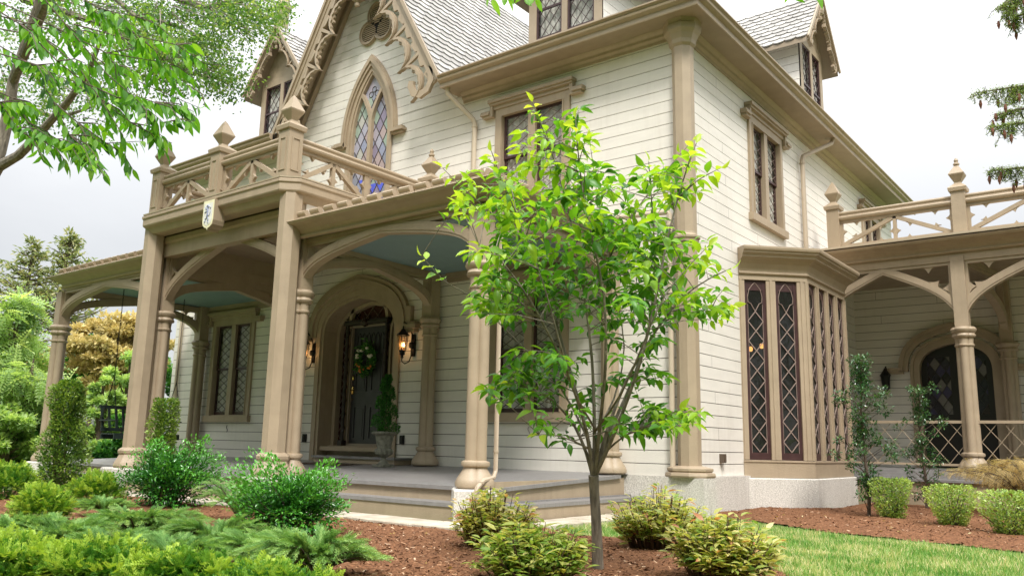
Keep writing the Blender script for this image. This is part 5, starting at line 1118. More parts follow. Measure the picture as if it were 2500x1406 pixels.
def juniper(label, px, py, wpx, hpx, n, seed, lean=0):
    p, t = GP(px, py); random.seed(seed); R_ = W(wpx, t)/2; h = W(hpx, t); base = Vector((p.x, p.y, GZ)); o = thing('spreading_juniper', label, 'juniper', base, 'feathery spreading junipers in the mulch'); A = Acc(); s = MB()
    A1 = Vector((CR.x, CR.y, 0)).normalized(); A2 = Vector((-A1.y, A1.x, 0))
    for i in range(n):
        a = random.uniform(0, 2*PI); L = R_*random.uniform(.55, 1.05); dirv = A1*math.cos(a)+A2*math.sin(a)*.75; hh = h*random.uniform(.35, 1.0); pts = []
        for k in range(7):
            q = k/6; pts.append(base+dirv*L*q+Vector((0, 0, .03+hh*math.sin(q*2.2)*.95)))
        s.tube(pts, [.009*(1-.8*k/6) for k in range(7)], 4)
        for k in range(1, 7):
            for _ in range(11):
                sd_ = dirv.cross(Vector((0, 0, 1)))*random.uniform(-1, 1); pp = pts[k].lerp(pts[k-1], random.random()); A.add(pp, (pts[k]-pts[k-1]).normalized()+sd_*.8+Vector((0, 0, .25)), Vector((0, 0, 1))+rv(.3), random.uniform(.07, .14), min(1, max(0, random.gauss(.32+.35*k/6, .22))))
    A.go('foliage', TP, F_JUN, o); s.build('branches', BARKD, o, fix=False)
def _n(): pass
juniper('light green juniper spray between the two hollies', 585, 1278, 260, 92, 26, 31)
juniper('low juniper in front of the left holly', 330, 1325, 330, 66, 34, 32)
juniper('feathery juniper left of the bed, behind the yew mounds', 150, 1345, 260, 60, 26, 33)
juniper('grey-green juniper in the middle of the bottom left bed', 520, 1355, 250, 70, 28, 34)
juniper('wide juniper at the bottom in front of the right holly', 770, 1412, 340, 88, 40, 35)
juniper('juniper spreading at the left of the row, in front of the round yews', 40, 1338, 260, 60, 30, 37)
juniper('juniper between the middle one and the wide one at the bottom', 640, 1385, 260, 60, 32, 38)
juniper('juniper behind the middle of the yew mounds', 420, 1392, 280, 56, 32, 39)
juniper('juniper with bleached tips behind the first yew mound', 250, 1372, 260, 54, 30, 40)
juniper('small juniper tufts under the columnar boxwood', 250, 1262, 120, 30, 14, 36)
# nandinas
def nandina(label, px, py, wpx, hpx, n, seed, green=0):
    p, t = GP(px, py); random.seed(seed); R_ = W(wpx, t)/2; h = W(hpx, t); base = Vector((p.x, p.y, GZ)); o = thing('nandina_shrub', label, 'bush', base, 'yellow-green nandinas around the young tree'); A = Acc(); s = MB()
    for i in range(n):
        a = random.uniform(0, 2*PI); rr = random.random()**.6; tip = base+Vector((math.cos(a)*R_*rr, math.sin(a)*R_*rr, h*random.uniform(.45, 1.02)*(1-.35*rr*rr))); b0 = base+Vector((math.cos(a)*R_*rr*.55, math.sin(a)*R_*rr*.55, 0)); md = b0.lerp(tip, .55)+Vector((0, 0, .06*h)); s.tube([b0, md, tip], [.006, .0045, .002], 4)
        for k in range(13):
            q = random.uniform(.25, 1.0); pp = b0.lerp(md, q*2) if q < .5 else md.lerp(tip, (q-.5)*2); b = random.uniform(0, 2*PI); dd_ = Vector((math.cos(b), math.sin(b), random.uniform(-.1, .8))); pp = pp+dd_*.02
            A.add(pp, dd_, Vector((0, 0, 1))+rv(.3), random.uniform(.055, .10), min(1, max(0, random.gauss(.62-green+.2*(q-.7), .2))))
    A.go('foliage', tmpl_leaf(.34, .3, .22, 2), F_NAN, o); s.build('stems', TWIG, o, fix=False)
nandina('yellow-green nandina at the foot of the front porch column', 1203, 1340, 215, 148, 150, 41)
nandina('greener nandina in front at the bottom centre, left of the tree trunk', 1300, 1430, 300, 160, 190, 42, .22)
nandina('yellow nandina right of the tree trunk near the corner foundation', 1605, 1342, 235, 150, 170, 43, .03)
nandina('yellow-green nandina at the bottom edge beside the lawn', 1765, 1425, 260, 168, 180, 44, .05)
# slender camellias, clipped boxwoods, lace maple on the right
def slender(label, px, py, wpx, hpx, n, seed, name='slender_camellia'):
    p, t = GP(px, py); random.seed(seed); R_ = W(wpx, t)/2; h = W(hpx, t); base = Vector((p.x, p.y, GZ)); o = thing(name, label, 'bush', base, 'slender glossy camellias by the bay window'); A = Acc(); s = MB()
    tr_ = [base+Vector((.03*math.sin(k), .03*math.cos(k*1.3), h*.95*k/8)) for k in range(9)]; s.tube(tr_, [.026*(1-.85*k/8)+.003 for k in range(9)], 6)
    for i in range(n):
        q = .06+.94*((i+random.random())/n); w_ = (1.0 if q < .55 else 1-(q-.55)*1.35)*(.75+.45*math.sin(q*19+seed)); a = i*2.4+random.gauss(0, .4); rad = R_*max(.12, w_)*random.uniform(.35, .95); b0 = base+Vector((0, 0, h*.93*q-.05)); c = b0+Vector((math.cos(a)*rad, math.sin(a)*rad, rad*.35+.02))
        if q < .2 and random.random() < .45: continue
        s.tube([b0-Vector((0, 0, .06)), b0.lerp(c, .6), c], [.007, .005, .002], 4); rc = random.uniform(.06, .12)
        for k in range(int(52*rc/.09)):
            v = rv().normalized(); v.z = v.z*.8+.15; A.add(c+v*rc*random.random()**.5, v+rv(.45), Vector((0, 0, 1))+rv(.3), random.uniform(.038, .062), min(1, max(0, random.gauss(.38+.25*v.z, .24))))
    A.go('foliage', TL, F_CAM, o); s.build('stems', BARKD, o, fix=False)
slender('tall slender glossy camellia right of the bay window', 2120, 1262, 150, 415, 78, 51)
slender('second, shorter slender camellia in front of the lattice railing', 2262, 1243, 130, 318, 52, 52)
def clipt(z): return .55+.45*min(1, z*2.2) if z < .85 else 1.0-(z-.85)*1.6
for i, (x, y, w_, h, lb) in enumerate(((2180, 1268, 106, 98, 'small clipped boxwood under the tall camellia'), (2326, 1285, 122, 98, 'middle of the three small clipped boxwoods on the right'), (2470, 1308, 132, 106, 'clipped boxwood at the right edge of the photo'))):
    o = shrub('clipped_boxwood', lb, 'bush', x, y, w_, h, TS, F_BOXL, 3300, .036, 'col', taper=lambda z: (.42+1.0*z if z < .58 else 1.0) if z < .88 else 1.0-(z-.88)*2.5, seed=60+i, lump=.30, r0=.40, up_bias=.8, rbias=.2, stems=26, group='clipped boxwoods in the right bed', depth_k=1)
def lacemaple():
    p, t = GP(2530, 1262); random.seed(70); base = Vector((p.x, p.y, GZ)); o = thing('lace_leaf_maple', 'weeping tan lace-leaf maple at the right edge', 'bush', base); A = Acc(); s = MB(); h = W(200, t); R_ = W(200, t)
    for i in range(210):
        a = random.uniform(0, 2*PI); rr = random.uniform(.3, 1); pts = [base+Vector((math.cos(a)*R_*rr*q, math.sin(a)*R_*rr*q, h*(math.sin(min(q*1.5, 1.9))*(1.05-.35*rr)*(.98-.25*q)))) for q in [k/6 for k in range(7)]]; s.tube(pts, [.012*(1-.85*k/6) for k in range(7)], 4)
        for k in range(2, 7):
            for _ in range(6): A.add(pts[k].lerp(pts[k-1], random.random()), Vector((math.cos(a), math.sin(a), -.5))+rv(.5), Vector((0, 0, 1))+rv(.3), random.uniform(.08, .14), random.random())
    A.go('foliage', tmpl_spray(4, .5, .05, .02, .7, .3), F_MAP, o); s.build('stems', BARKD, o, fix=False)
lacemaple()
# spiral topiary in the urn
def topiary():
    x, y, z = URN; random.seed(77); o = thing('spiral_topiary', 'dark green spiral-clipped topiary growing in the stone urn', 'plant', (x, y, z+.58)); A = Acc(); H = .98; s = MB(); s.tube([(x, y, z+.5), (x, y, z+.56+H)], [.018, .006], 6)
    for i in range(8000):
        q = random.random(); a = random.uniform(0, 2*PI); ph = (a+q*2*PI*3.2) % (2*PI); rad = (.21*(1-q)**.8+.05)*(1.0 if ph < 3.9 else .42)*random.random()**.35; A.add((x+rad*math.cos(a), y+rad*math.sin(a), z+.57+q*H), Vector((math.cos(a), math.sin(a), .6))+rv(.4), rv(), .028*random.uniform(.7, 1.3), min(1, max(0, random.gauss(.3, .2))))
    A.go('foliage', TS, F_DKG, o); s.build('stem', BARKD, o, fix=False)
topiary()
# wreath on the door
def wreath():
    c = Vector((DC-.03, .34-.0, 1.98)); c.y = -yw-.09; random.seed(78); o = thing('door_wreath', 'green wreath with white blossoms and small oranges on the front door', 'wreath', c); A = Acc()
    for i in range(900):
        a = random.uniform(0, 2*PI); r_ = random.gauss(.20, .045); A.add(c+Vector((r_*math.cos(a), random.gauss(0, .03), r_*1.15*math.sin(a))), Vector((-math.sin(a)+random.gauss(0, .5)+.5*math.cos(a), random.gauss(-.3, .4), math.cos(a)+.5*math.sin(a))), rv(), random.uniform(.05, .10), random.random())
    A.go('greenery', TN, F_DKG, o); og = mat('orange_fruit', (.75, .25, .05), .5, .1); wt = mat('white_blossom', (.75, .74, .62), .7, .05)
    for i in range(11): 
        f_ = MB(); a = random.uniform(-2.7, -.4); f_.lathe([(0, -.022), (.016, -.016), (.022, 0), (.016, .016), (0, .022)], c+Vector((.21*math.cos(a)+random.gauss(0, .025), -.05, .24*math.sin(a)+random.gauss(0, .03))), 8); f_.build('orange', og, o, smooth=True)
    for i in range(9):
        f_ = MB(); a = (random.uniform(.2, 1.2) if i % 2 else random.uniform(2.2, 3.3)); f_.lathe([(0, -.03), (.03, -.02), (.042, 0), (.03, .02), (0, .03)], c+Vector((.20*math.cos(a)+random.gauss(0, .03), -.05, .23*math.sin(a)+random.gauss(0, .04))), 7); f_.build('blossom', wt, o)
wreath()
# ------------------------------------------------------------------ young dogwood in front
def dogwood():
    random.seed(101); p, D = GP(1460, 1392); o = thing('young_dogwood', 'young multi-stemmed tree with lime green leaves in front of the house corner', 'tree', (p.x, p.y, GZ))
    Q = lambda a, b, d=0: P3(a, b, D+d)
    tr = MB(); st = MB(); A = Acc(); base = Vector((p.x, p.y, GZ-.05))
    tr.tube([base, Q(1458, 1330), Q(1455, 1260), Q(1451, 1200), Q(1449, 1160)], [.046, .040, .037, .036, .038], 12); tr.build('trunk', BARK, o, smooth=True)
    stems = [
        [(1449, 1165, 0), (1432, 1105, .03), (1405, 1040, .05), (1360, 985, -.05), (1300, 945, -.12), (1240, 935, -.2)],
        [(1449, 1165, 0), (1438, 1080, .06), (1400, 930, .2), (1350, 760, .35), (1290, 600, .4), (1235, 470, .35), (1200, 370, .3)],
        [(1449, 1165, 0), (1436, 1060, -.05), (1385, 900, -.2), (1300, 740, -.3), (1230, 640, -.35), (1170, 600, -.4)],
        [(1450, 1165, 0), (1452, 1050, 0), (1447, 880, .1), (1425, 700, .15), (1390, 520, .2), (1350, 380, .2), (1300, 250, .15)],
        [(1452, 1165, 0), (1462, 1060, -.08), (1480, 900, -.3), (1478, 720, -.4), (1440, 560, -.4), (1415, 420, -.35), (1405, 290, -.3)],
        [(1453, 1165, 0), (1478, 1060, 0), (1530, 920, .1), (1605, 800, .15), (1670, 720, .1), (1730, 680, .05), (1785, 655, 0)],
        [(1453, 1165, 0), (1490, 1050, .1), (1545, 930, .3), (1590, 790, .4), (1600, 620, .4), (1590, 480, .35), (1584, 395, .3)],
        [(1453, 1160, 0), (1500, 1060, -.1), (1560, 900, -.3), (1600, 740, -.4), (1625, 600, -.4), (1660, 460, -.35), (1700, 350, -.3)],
        [(1470, 1110, 0), (1520, 1065, -.1), (1580, 1035, -.2), (1640, 1010, -.25), (1690, 1005, -.3)],
        [(1447, 1100, 0), (1400, 1075, -.1), (1350, 1060, -.2), (1315, 1060, -.25)],
        [(1440, 1080, 0), (1370, 940, .3), (1280, 850, .45), (1220, 790, .5), (1150, 720, .45), (1085, 690, .4), (1030, 625, .35)],
        [(1455, 1050, 0), (1500, 980, .3), (1530, 850, .6), (1500, 700, .8), (1470, 560, .8), (1450, 420, .7), (1440, 345, .6)],
        [(1455, 1050, 0), (1400, 960, -.4), (1370, 850, -.7), (1330, 700, -.8), (1290, 590, -.8), (1260, 520, -.75)],
        [(1455, 1050, 0), (1520, 960, -.5), (1570, 840, -.7), (1620, 720, -.75), (1690, 640, -.7), (1730, 600, -.7)],
        [(1460, 700, .1), (1500, 600, 0), (1560, 500, 0), (1640, 400, 0), (1690, 345, 0)],
        [(1640, 760, 0), (1700, 745, 0), (1750, 750, 0), (1790, 745, 0)],
        [(1290, 600, .4), (1200, 520, .3), (1140, 470, .25), (1080, 410, .2)],
        [(1640, 500, -.35), (1700, 440, -.3), (1760, 410, -.3)],
    ]
    SP = []
    for i, s in enumerate(stems):
        pts = [Q(*q) for q in s]; dense = []
        for a, b in zip(pts, pts[1:]):
            for k in range(5): dense.append(a.lerp(b, k/5))
        dense.append(pts[-1]); n = len(dense); sm = [dense[0]]+[(dense[max(j-2, 0)]+dense[j]*2+dense[min(j+2, n-1)])/4 for j in range(1, n-1)]+[dense[-1]]
        r0 = .0165 if len(s) >= 6 and i < 9 else .008; st.tube(sm, [r0*(1-.88*(j/(n-1))**.7)+.0012 for j in range(n)], 7)
        for j in range(n): SP.append((sm[j], j/(n-1), sm[min(j+1, n-1)]-sm[max(j-1, 0)]))
    def leafpair(pt, dr, sc, r, kk):
        dr = dr.normalized(); sd_ = dr.cross(Vector((0, 0, 1)))
        if sd_.length < .2: sd_ = dr.cross(Vector((random.gauss(0, 1), random.gauss(0, 1), 0)))
        sd_.normalize(); up_ = sd_.cross(dr)
        ax = sd_ if kk % 2 == 0 else (sd_*.5+up_*.8)
        for sg in (-1, 1):
            d_ = (dr*.45+ax*sg+Vector((0, 0, random.uniform(-.45, .15)))).normalized(); pet = pt+d_*.012
            A.add(pet, d_, Vector((0, 0, 1))+rv(.28), sc*random.uniform(.75, 1.15), min(.999, max(0, r+random.gauss(0, .13))))
    # leaves near stem tips
    for i, s in enumerate(stems):
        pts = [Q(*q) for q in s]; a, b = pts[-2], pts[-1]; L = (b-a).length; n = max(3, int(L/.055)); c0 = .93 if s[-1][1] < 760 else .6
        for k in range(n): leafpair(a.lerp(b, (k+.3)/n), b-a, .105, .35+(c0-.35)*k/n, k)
        A.add(b, (b-a).normalized(), rv(), .09, .85)
    blobs = [(1330, 560, 170, 90, 24), (1440, 620, 190, 110, 40), (1560, 620, 120, 110, 26), (1640, 640, 110, 120, 20), (1400, 740, 220, 80, 34), (1560, 760, 130, 80, 20), (1340, 460, 150, 70, 20), (1420, 420, 90, 90, 14), (1230, 620, 90, 90, 18), (1190, 720, 60, 50, 8),
             (1300, 890, 110, 50, 16), (1240, 945, 60, 40, 12), (1400, 930, 90, 60, 10), (1560, 900, 90, 70, 12), (1600, 1020, 80, 40, 14), (1660, 1010, 50, 35, 8), (1330, 1060, 50, 40, 4), (1450, 1010, 60, 60, 6), (1600, 450, 70, 60, 10), (1680, 430, 70, 60, 10), (1210, 440, 60, 70, 8), (1300, 330, 40, 60, 5), (1400, 320, 40, 60, 5), (1700, 740, 80, 50, 10), (1150, 480, 50, 60, 7), (1470, 500, 80, 80, 12), (1530, 560, 80, 60, 10)]
    for bx_, by_, rx, ry, cnt in blobs:
        for _ in range(int(cnt*1.22)):
            a = random.uniform(0, 2*PI); r_ = random.random()**.5; tx, ty = bx_+rx*r_*math.cos(a), by_+ry*r_*math.sin(a); dd_ = random.gauss(0, .42); T_ = Q(tx, ty, dd_)
            best = min(SP, key=lambda q: (q[0]-T_).length+(.6 if q[0].z > T_.z-.03 else 0)+(.25 if q[1] < .3 else 0)); b0 = best[0]; v = T_-b0
            if v.length > .75: b0 = b0+v*.0
            md = b0+v*.5+Vector((0, 0, .05*v.length))-Vector((0, 0, .0)); st.tube([b0, md, T_], [.0035+.002*min(1, v.length), .0028, .0012], 5)
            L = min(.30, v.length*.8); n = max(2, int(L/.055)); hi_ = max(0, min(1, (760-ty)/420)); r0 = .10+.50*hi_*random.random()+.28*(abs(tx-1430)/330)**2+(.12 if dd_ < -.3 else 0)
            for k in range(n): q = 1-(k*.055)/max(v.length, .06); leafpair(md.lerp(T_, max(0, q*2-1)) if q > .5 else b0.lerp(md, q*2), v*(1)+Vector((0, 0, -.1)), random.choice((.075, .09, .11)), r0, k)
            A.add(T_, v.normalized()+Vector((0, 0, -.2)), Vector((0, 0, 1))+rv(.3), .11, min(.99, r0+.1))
    A.go('foliage', tmpl_leaf(.46, .45, .32, 3), F_DOG, o, smooth=True); st.build('branches', BARK, o, fix=False); print('dogwood leaves', len(A.p))
dogwood()
# ------------------------------------------------------------------ big-leaved tree hanging in from the upper left
def near_tree():
    random.seed(201); D = 5.2; o = thing('overhanging_elm', 'large-leaved tree reaching in from the upper left with grey limbs', 'tree', P3(-420, 1500, 8.2)); o.location.z = GZ; b = o.location.copy()
    tr = MB(); tr.tube([b-Vector((0, 0, .1)), P3(-330, 1100, 8.2), P3(-200, 760, 8.2), P3(-120, 560, 8.2), P3(-60, 470, 8.2)], [.30, .25, .2, .17, .15], 14); tr.build('trunk', BARK, o, smooth=True)
    lb = MB(); lb.tube([P3(-60, 470, 8.2), P3(-5, 408, 8.1), P3(45, 380, 8), P3(85, 340, 7.9), P3(120, 300, 7.8), P3(165, 250, 7.6), P3(215, 180, 7.4), P3(260, 60, 7.2)], [.12, .055, .045, .042, .036, .032, .025, .014], 10)
    lb.tube([P3(-80, 500, 8.2), P3(-30, 430, 8.3), P3(-2, 370, 8.4), P3(18, 290, 8.4), P3(32, 200, 8.4), P3(55, 130, 8.4), P3(90, 20, 8.3), P3(120, -120, 8.2)], [.12, .075, .065, .058, .05, .045, .035, .02], 10)
    # long limb passing above the frame towards the right
    lb.tube([P3(32, 200, 8.4), P3(150, -80, 7.2), P3(450, -240, 6), P3(800, -260, 5.2), P3(1200, -170, 4.6), P3(1600, -170, 4.4), P3(1950, -130, 4.3)], [.045, .04, .03, .022, .016, .010, .005], 8)
    tw = MB(); A = Acc()
    def spray(path, n, leaf=.088, r=.5):
        pts = [P3(*q) for q in path]; dense = []
        for a, c in zip(pts, pts[1:]):
            for k in range(4): dense.append(a.lerp(c, k/4))
        dense.append(pts[-1]); m = len(dense); tw.tube(dense, [.0042*(1-.8*j/(m-1))+.0008 for j in range(m)], 5)
        for k in range(n):
            q = (k+.5)/n*(m-1)*.999; j = int(q); pt = dense[j].lerp(dense[j+1], q-j); dr = (dense[j+1]-dense[j]).normalized(); sd_ = dr.cross(Vector((0, 0, 1))).normalized()*(1 if k % 2 else -1)
            A.add(pt, dr*.6+sd_*random.uniform(.3, 1)+Vector((0, 0, random.uniform(-1.3, -.4))), Vector((random.gauss(0, .6), random.gauss(0, .6), .7)), leaf*random.uniform(.75, 1.25), min(1, max(0, random.gauss(r, .25))))
    # main twigs in photo layout with depth spread
    mains = [[(-60, -20, 5.6), (120, 60, 5.2), (260, 130, 5), (380, 150, 4.9), (495, 135, 4.8)], [(-60, 60, 5.3), (100, 90, 5.1), (190, 160, 5), (240, 240, 4.9), (320, 300, 4.8), (420, 350, 4.8)], [(0, 40, 5.5), (150, 80, 5.4), (260, 160, 5.3), (360, 210, 5.2), (490, 265, 5.2)],
             [(-40, 120, 5), (60, 150, 4.9), (120, 230, 4.8), (170, 330, 4.8), (225, 420, 4.8)], [(-60, 200, 5.1), (30, 240, 5), (70, 300, 4.9), (140, 340, 4.9), (200, 380, 4.9)], [(100, -60, 5.2), (240, 20, 5), (340, 90, 4.9), (430, 110, 4.8), (505, 160, 4.8)],
             [(60, -60, 4.8), (160, 60, 4.7), (260, 180, 4.7), (340, 250, 4.7), (400, 300, 4.7)], [(-50, 0, 4.7), (50, 60, 4.6), (140, 150, 4.6), (230, 220, 4.6), (300, 330, 4.6), (310, 420, 4.6)], [(-60, -60, 5.8), (100, -10, 5.8), (220, 20, 5.8), (330, 40, 5.8), (400, 60, 5.8)], [(-60, 250, 4.9), (0, 250, 4.8), (40, 310, 4.8), (95, 340, 4.8)]]
    mains += [[(200, 200, 4.9), (290, 240, 4.9), (380, 250, 4.8), (455, 270, 4.8)], [(180, 60, 5.4), (290, 90, 5.3), (390, 160, 5.2), (470, 215, 5.2)], [(-40, 90, 5.9), (80, 160, 5.9), (180, 200, 5.8), (280, 220, 5.8)], [(120, 240, 5.1), (190, 300, 5), (260, 350, 5), (350, 345, 5)]]
    for mn in mains: spray(mn, 34)
    for mn in mains:
        for _ in range(8):
            k = random.randrange(1, len(mn)); a = mn[k]; L = random.uniform(45, 110); an = random.uniform(-.2, 1.3); e = (a[0]+L*math.cos(an), a[1]+L*math.sin(an)+10, a[2]+random.gauss(0, .25)); m_ = ((a[0]+e[0])/2+8, (a[1]+e[1])/2-8, (a[2]+e[2])/2)
            if e[0] < 505 and e[1] < 440 and not (e[0]-500 > -(e[1]-150)*.9+120): spray([a, m_, e], int(L/7.5))
    tw.build('twigs', BARKD, o, fix=False)
    for px_, py_, dx in ((1190, -50, 10), (1230, -60, 8), (1270, -60, 10), (1300, -60, 5), (1945, -60, -15), (1985, -60, 8)):
        tw.v.clear(); tw.f.clear(); spray([(px_, -170, 4.6), (px_+dx*.5, py_, 4.5), (px_+dx, 2 if px_ < 1400 else -8, 4.4)], 9 if px_ < 1400 else 5, .10, .8); tw.build('twig', BARKD, o, fix=False)
    A.go('foliage', tmpl_leaf(.31, .3, .2, 3), F_ELM, o, smooth=True); lb.build('limbs', BARK, o, smooth=True)
near_tree()
# ------------------------------------------------------------------ generic background trees
def crown_tree(name, label, base, top_z, cx_off, R_, n_clump, per, leafsz, T, m, seed, cat='tree', group=None, z0=.25, trunk=.12, sparse=1, bark=BARKD, flat=.55, droop=0):
    random.seed(seed); base = Vector(base); o = thing(name, label, cat, base, group); H = top_z-base.z; tr = MB(); tr.tube([base-Vector((0, 0, .3)), base+Vector((cx_off*.3, 0, H*.35)), base+Vector((cx_off, 0, H*.7)), base+Vector((cx_off, 0, H*.93))], [trunk, trunk*.8, trunk*.5, trunk*.15], 8); tr.build('trunk', bark, o, fix=False)
    A = Acc(); br = MB()
    for i in range(n_clump):
        v = rv().normalized()*random.random()**.4; zc = z0+(1-z0)*(.5+.5*v.z); c = base+Vector((cx_off+v.x*R_, v.y*R_, H*zc)); rc = R_*random.uniform(.16, .30); b0 = base+Vector((cx_off*zc*.8, 0, H*max(.15, zc*.72))); br.tube([b0, b0.lerp(c, .6)+Vector((0, 0, .04*H)), c], [trunk*.22, trunk*.12, trunk*.03], 4)
        cr_ = random.gauss(0, .12)
        for k in range(per):
            q = rv().normalized()*random.random()**.45; pos = c+Vector((q.x*rc, q.y*rc, q.z*rc*flat)); A.add(pos, q+rv(.5)+Vector((0, 0, .1-droop)), Vector((0, 0, 1))+rv(.4), leafsz*random.uniform(.7, 1.3), min(1, max(0, random.gauss(.4+cr_+.35*q.z, .18))))
    A.go('crown', T, m, o); br.build('branches', bark, o, fix=False); return o
def gpt(px, depth, z=-.6): p = P3(px, 1050, depth); return (p.x, p.y, z)
def zat(py, px, depth): return P3(px, py, depth).z
def bgtree(name, label, px, depth, wpx, ytop, T, m, seed, clump=26, per=160, leaf=.16, **k):
    b = gpt(px, depth); return crown_tree(name, label, b, zat(ytop, px, depth), 0, W(wpx, depth)/2, clump, per, leaf, T, m, seed, **k)
TSP = tmpl_spray(6, .30, .10, .03, 1.1, .3)
bgtree('amber_maple', 'amber-leaved maple seen through the left porch arch', 265, 30, 260, 752, TS, F_ORG, 301, 80, 260, .18, z0=.38, flat=.35)
bgtree('amber_maple', 'small amber maple left of the far porch column', 75, 28, 130, 862, TS, F_ORG, 302, 34, 200, .16, z0=.45, flat=.35)
bgtree('deep_green_tree', 'deep green tree behind the far porch column', 215, 36, 150, 790, TS, F_DKG, 303, 40, 190, .24, z0=.3)
bgtree('light_green_tree', 'light green bushy tree behind the swing', 300, 25, 150, 868, TS, F_GRN, 304, 50, 210, .14, z0=.08)
bgtree('light_green_tree', 'light green low tree seen under the porch arch, left of the swing', 240, 24, 110, 905, TS, F_GRN, 305, 34, 190, .13, z0=.04)
bgtree('ailanthus_tree', 'bright green pinnate-leaved tree at the left edge', 5, 21, 170, 690, TSP, F_GRN, 306, 38, 30, .5, z0=.2, droop=.5)
bgtree('ailanthus_tree', 'lower pinnate-leaved sapling behind the columnar boxwood', 60, 20, 190, 850, TSP, F_GRN, 307, 40, 30, .42, z0=.05, droop=.5)
bgtree('leafy_shrub', 'dense green shrub at the far left below the pinnate tree', 20, 19, 150, 985, TS, F_GRN, 308, 40, 200, .12, z0=.02, cat='bush')
bgtree('leafy_shrub', 'green shrub behind the base of the far left column', 120, 20.5, 120, 985, TS, F_DKG, 309, 34, 180, .12, z0=.02, cat='bush')
bgtree('leafy_shrub', 'shrub beyond the porch floor below the swing', 300, 21, 120, 1010, TS, F_DKG, 310, 30, 170, .12, z0=.02, cat='bush')
bgtree('tall_green_tree', 'tall thin-leaved tree rising behind the amber maple', 330, 33, 200, 800, TS, F_DKG, 311, 30, 150, .22, z0=.2)
def conifer(label, px, depth, ytop, wpx, seed):
    random.seed(seed); b = Vector(gpt(px, depth)); zt = zat(ytop, px, depth); H = zt-b.z; o = thing('old_conifer', label, 'tree', b, 'ragged conifers on the left horizon'); tr = MB(); tr.tube([b, b+Vector((0, 0, H*.5)), b+Vector((.15, 0, H))], [.35, .22, .03], 8); tr.build('trunk', BARKD, o, fix=False); A = Acc(); br = MB(); R_ = W(wpx, depth)/2
    for i in range(150):
        q = random.uniform(.3, 1.0); rad = R_*min(1, (1.02-q)/.45)*random.uniform(.3, 1.15); a = random.uniform(0, 2*PI); p0 = b+Vector((.15*q, 0, H*q)); e = p0+Vector((math.cos(a)*rad, math.sin(a)*rad, rad*.25)); br.tube([p0, p0.lerp(e, .6)-Vector((0, 0, rad*.05)), e], [.05, .03, .01], 4)
        for k in range(22):
            f_ = random.uniform(.25, 1.05); A.add(p0.lerp(e, f_)+rv(.10), Vector((math.cos(a), math.sin(a), -.1))+rv(.7), rv(), random.uniform(.22, .4), random.random())
    A.go('crown', tmpl_small(.32, .2), F_CON, o); br.build('branches', BARKD, o, fix=False)
conifer('ragged old conifer on the left, the lower and sparser one', 20, 46, 566, 330, 321); conifer('ragged conifer beside it, with the taller pointed top', 110, 46, 548, 330, 322)
# finer canopy at the top left
def far_canopy():
    random.seed(401); D = 15; o = thing('honeylocust_tree', 'fine-leaved tall tree filling the sky left of the small dormer', 'tree', P3(-500, 1200, 19)); o.location.z = GZ; b = o.location.copy(); tr = MB(); tr.tube([b, P3(-400, 500, 18), P3(-250, 100, 17), P3(-100, -200, 16)], [.4, .32, .26, .2], 10); tr.build('trunk', BARK, o, fix=False)
    br = MB(); A = Acc()
    def limb(path, r): br.tube([P3(*q) for q in path], [r*(1-.8*i/(len(path)-1)) for i in range(len(path))], 6)
    limb([(-100, -200, 16), (150, -120, 15.5), (400, -20, 15), (500, 20, 15), (580, 5, 15), (690, -20, 15)], .13); limb([(-100, -200, 16), (60, 0, 15.5), (250, 60, 15), (380, 130, 15), (470, 180, 15), (560, 200, 15)], .10); limb([(-250, 100, 17), (-60, 200, 16), (60, 260, 15.5), (140, 290, 15.3), (230, 260, 15)], .10); limb([(150, -120, 15.5), (330, 40, 15), (420, 60, 15), (520, 100, 15)], .07)
    cl = [(450, 40, 120, 60, 30), (560, 40, 120, 50, 28), (640, 40, 55, 40, 14), (400, 130, 110, 60, 26), (500, 130, 80, 60, 22), (545, 195, 50, 38, 15), (430, 200, 70, 40, 12), (250, 40, 150, 60, 24), (120, 60, 130, 80, 20), (180, 230, 90, 50, 15), (60, 200, 90, 60, 12), (300, 200, 90, 60, 12), (620, 95, 25, 25, 4), (560, 235, 20, 15, 2), (90, 300, 60, 20, 5), (230, 320, 60, 30, 4), (660, 15, 40, 20, 6), (330, 90, 100, 50, 14)]
    for cx, cy, rx, ry, n in cl:
        for _ in range(n):
            a = random.uniform(0, 2*PI); q = random.random()**.5; c = P3(cx+rx*q*math.cos(a), cy+ry*q*math.sin(a), D+random.gauss(0, .9)); s_ = P3(cx-60, cy-40, D); br.tube([s_.lerp(c, .35), c], [.012, .004], 4); cc = random.gauss(0, .15)
            for k in range(75): A.add(c+Vector((random.gauss(0, .16), random.gauss(0, .16), random.gauss(0, .11))), rv()+Vector((0, 0, -.3)), rv(), random.uniform(.045, .085), min(1, max(0, random.gauss(.5+cc, .22))))
    A.go('crown', TS, F_FAR, o); br.build('branches', BARK, o, fix=False)
far_canopy()
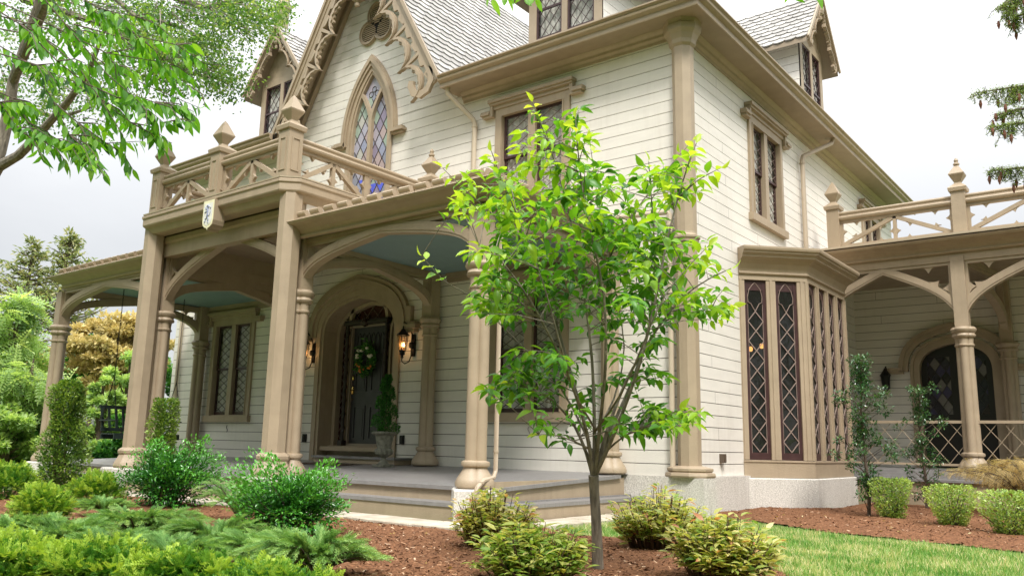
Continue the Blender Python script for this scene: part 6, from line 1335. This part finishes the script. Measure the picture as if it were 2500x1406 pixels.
# spruce boughs on the right
def spruce():
    random.seed(501); D = 9.5; o = thing('hanging_spruce', 'spruce with drooping cone-hung boughs entering from the right edge', 'tree', P3(2950, 1250, D)); o.location.z = GZ; b = o.location.copy(); tr = MB(); tr.tube([b, P3(2900, 600, D), P3(2860, 0, D), P3(2830, -500, D)], [.3, .25, .18, .1], 10); tr.build('trunk', BARKD, o, fix=False); br = MB(); A = Acc(); cone_m = mat('spruce_cone', (.16, .06, .035), .8)
    for (tx, ty, sy, dd_, dr) in ((2378, 228, 205, 0, 45), (2432, 282, 262, .3, 28), (2417, 312, 300, -.2, 40), (2415, 418, 412, .1, 42), (2440, 20, -30, 0, 46), (2450, 40, -20, .3, 46), (2478, 70, 20, .1, 22), (2440, -40, -90, .2, 40), (2470, 230, 210, .4, 40)):
        pts = [P3(2880-60, sy+40, D+dd_), P3(2700, sy+5, D+dd_), P3(2580, sy-6, D+dd_), P3(2480, (sy+ty)/2-4, D+dd_), P3(tx, ty, D+dd_)]; dense = []
        for a, c in zip(pts, pts[1:]):
            for k in range(10): dense.append(a.lerp(c, k/10))
        dense.append(pts[-1]); m = len(dense); br.tube(dense, [.03*(1-j/m)+.004 for j in range(m)], 5)
        for j in range(4, m):
            for _ in range(3):
                L = W(dr, D)*random.uniform(.4, 1.1)*(1 if j < m-5 else .5); q0 = dense[j]+rv(.015); q1 = q0+Vector((random.gauss(0, .05), random.gauss(0, .05), -L)); br.tube([q0, q0.lerp(q1, .5)+rv(.01), q1], [.005, .004, .002], 4)
                for k in range(int(L/.0045)): A.add(q0.lerp(q1, random.random()), Vector((random.gauss(0, 1), random.gauss(0, 1), -.5)), rv(), random.uniform(.026, .045), random.random())
                if random.random() < .12: cn = MB(); cn.tube([q1+Vector((0, 0, .02)), q1-Vector((0, 0, .03)), q1-Vector((0, 0, .08))], [.012, .02, .006], 6); cn.build('cone', cone_m, o, fix=False)
            for k in range(40): A.add(dense[j]+rv(.02), rv(), rv(), random.uniform(.02, .035), min(1, random.random()+.15))
    A.go('needles', tmpl_small(.22, .1), F_SPR, o); br.build('boughs', BARKD, o, fix=False)
spruce()
# white outbuilding glimpsed beyond the porch
def outbuilding():
    D = 42; t = thing('white_outbuilding', 'white clapboard outbuilding glimpsed between the shrubs on the left', 'building', gpt(190, D)); a, c = Vector(gpt(150, D)), Vector(gpt(330, D+4)); e = (c-a).normalized(); n = Vector((e.y, -e.x, 0)); f = Fr((a.x, a.y, -.6), e, n); L = (c-a).length; wm = mat('white_siding', (.75, .75, .74), .6, .04)
    m_ = MB(); m_.fbox(f, 0, 0, -5, L, 2.7, 0); m_.build('wall', wm, t); r_ = MB(); r_.prism(Fr(f(0, 0, .3), -n, e*-1), [(-.0, 2.7), (5.6, 2.7), (2.8, 4.2)], -L-.3, .3); r_.build('roof', mat('grey_shingle', (.25, .24, .24), .8), t)
    d_ = MB(); d_.fbox(f, 1.0, 0, 0, 1.9, 2.1, .04); d_.build('door', mat('grey_door', (.2, .2, .22), .5), t)
    for u in (.2, 2.1): w_ = MB(); w_.fbox(f, u, 1.1, 0, u+.5, 2.0, .03); w_.build('window', GLASSD, t)
outbuilding()

# unseen trees behind the viewpoint, added to shade the porch and show in the panes
for i, (x, y, h, r) in enumerate(((13, -25, 11, 5.5), (4, -29, 12, 6), (-6, -27, 10, 5), (-16, -25, 12, 6), (24, -14, 11, 5.5), (28, -2, 10, 5), (-26, -18, 11, 5.5), (19, -20, 9, 4.5))):
    crown_tree('unseen_shade_tree', 'broad green unseen tree added to shade the porch, '+ORD[i]+' of the ring behind the viewpoint', (x, y, GZ-.1), h*1.4, 0, r*1.15, 80, 110, .6, TS, F_DKG, 600+i, z0=.08, trunk=.3, flat=.7, group='unseen trees added to shade the porch')
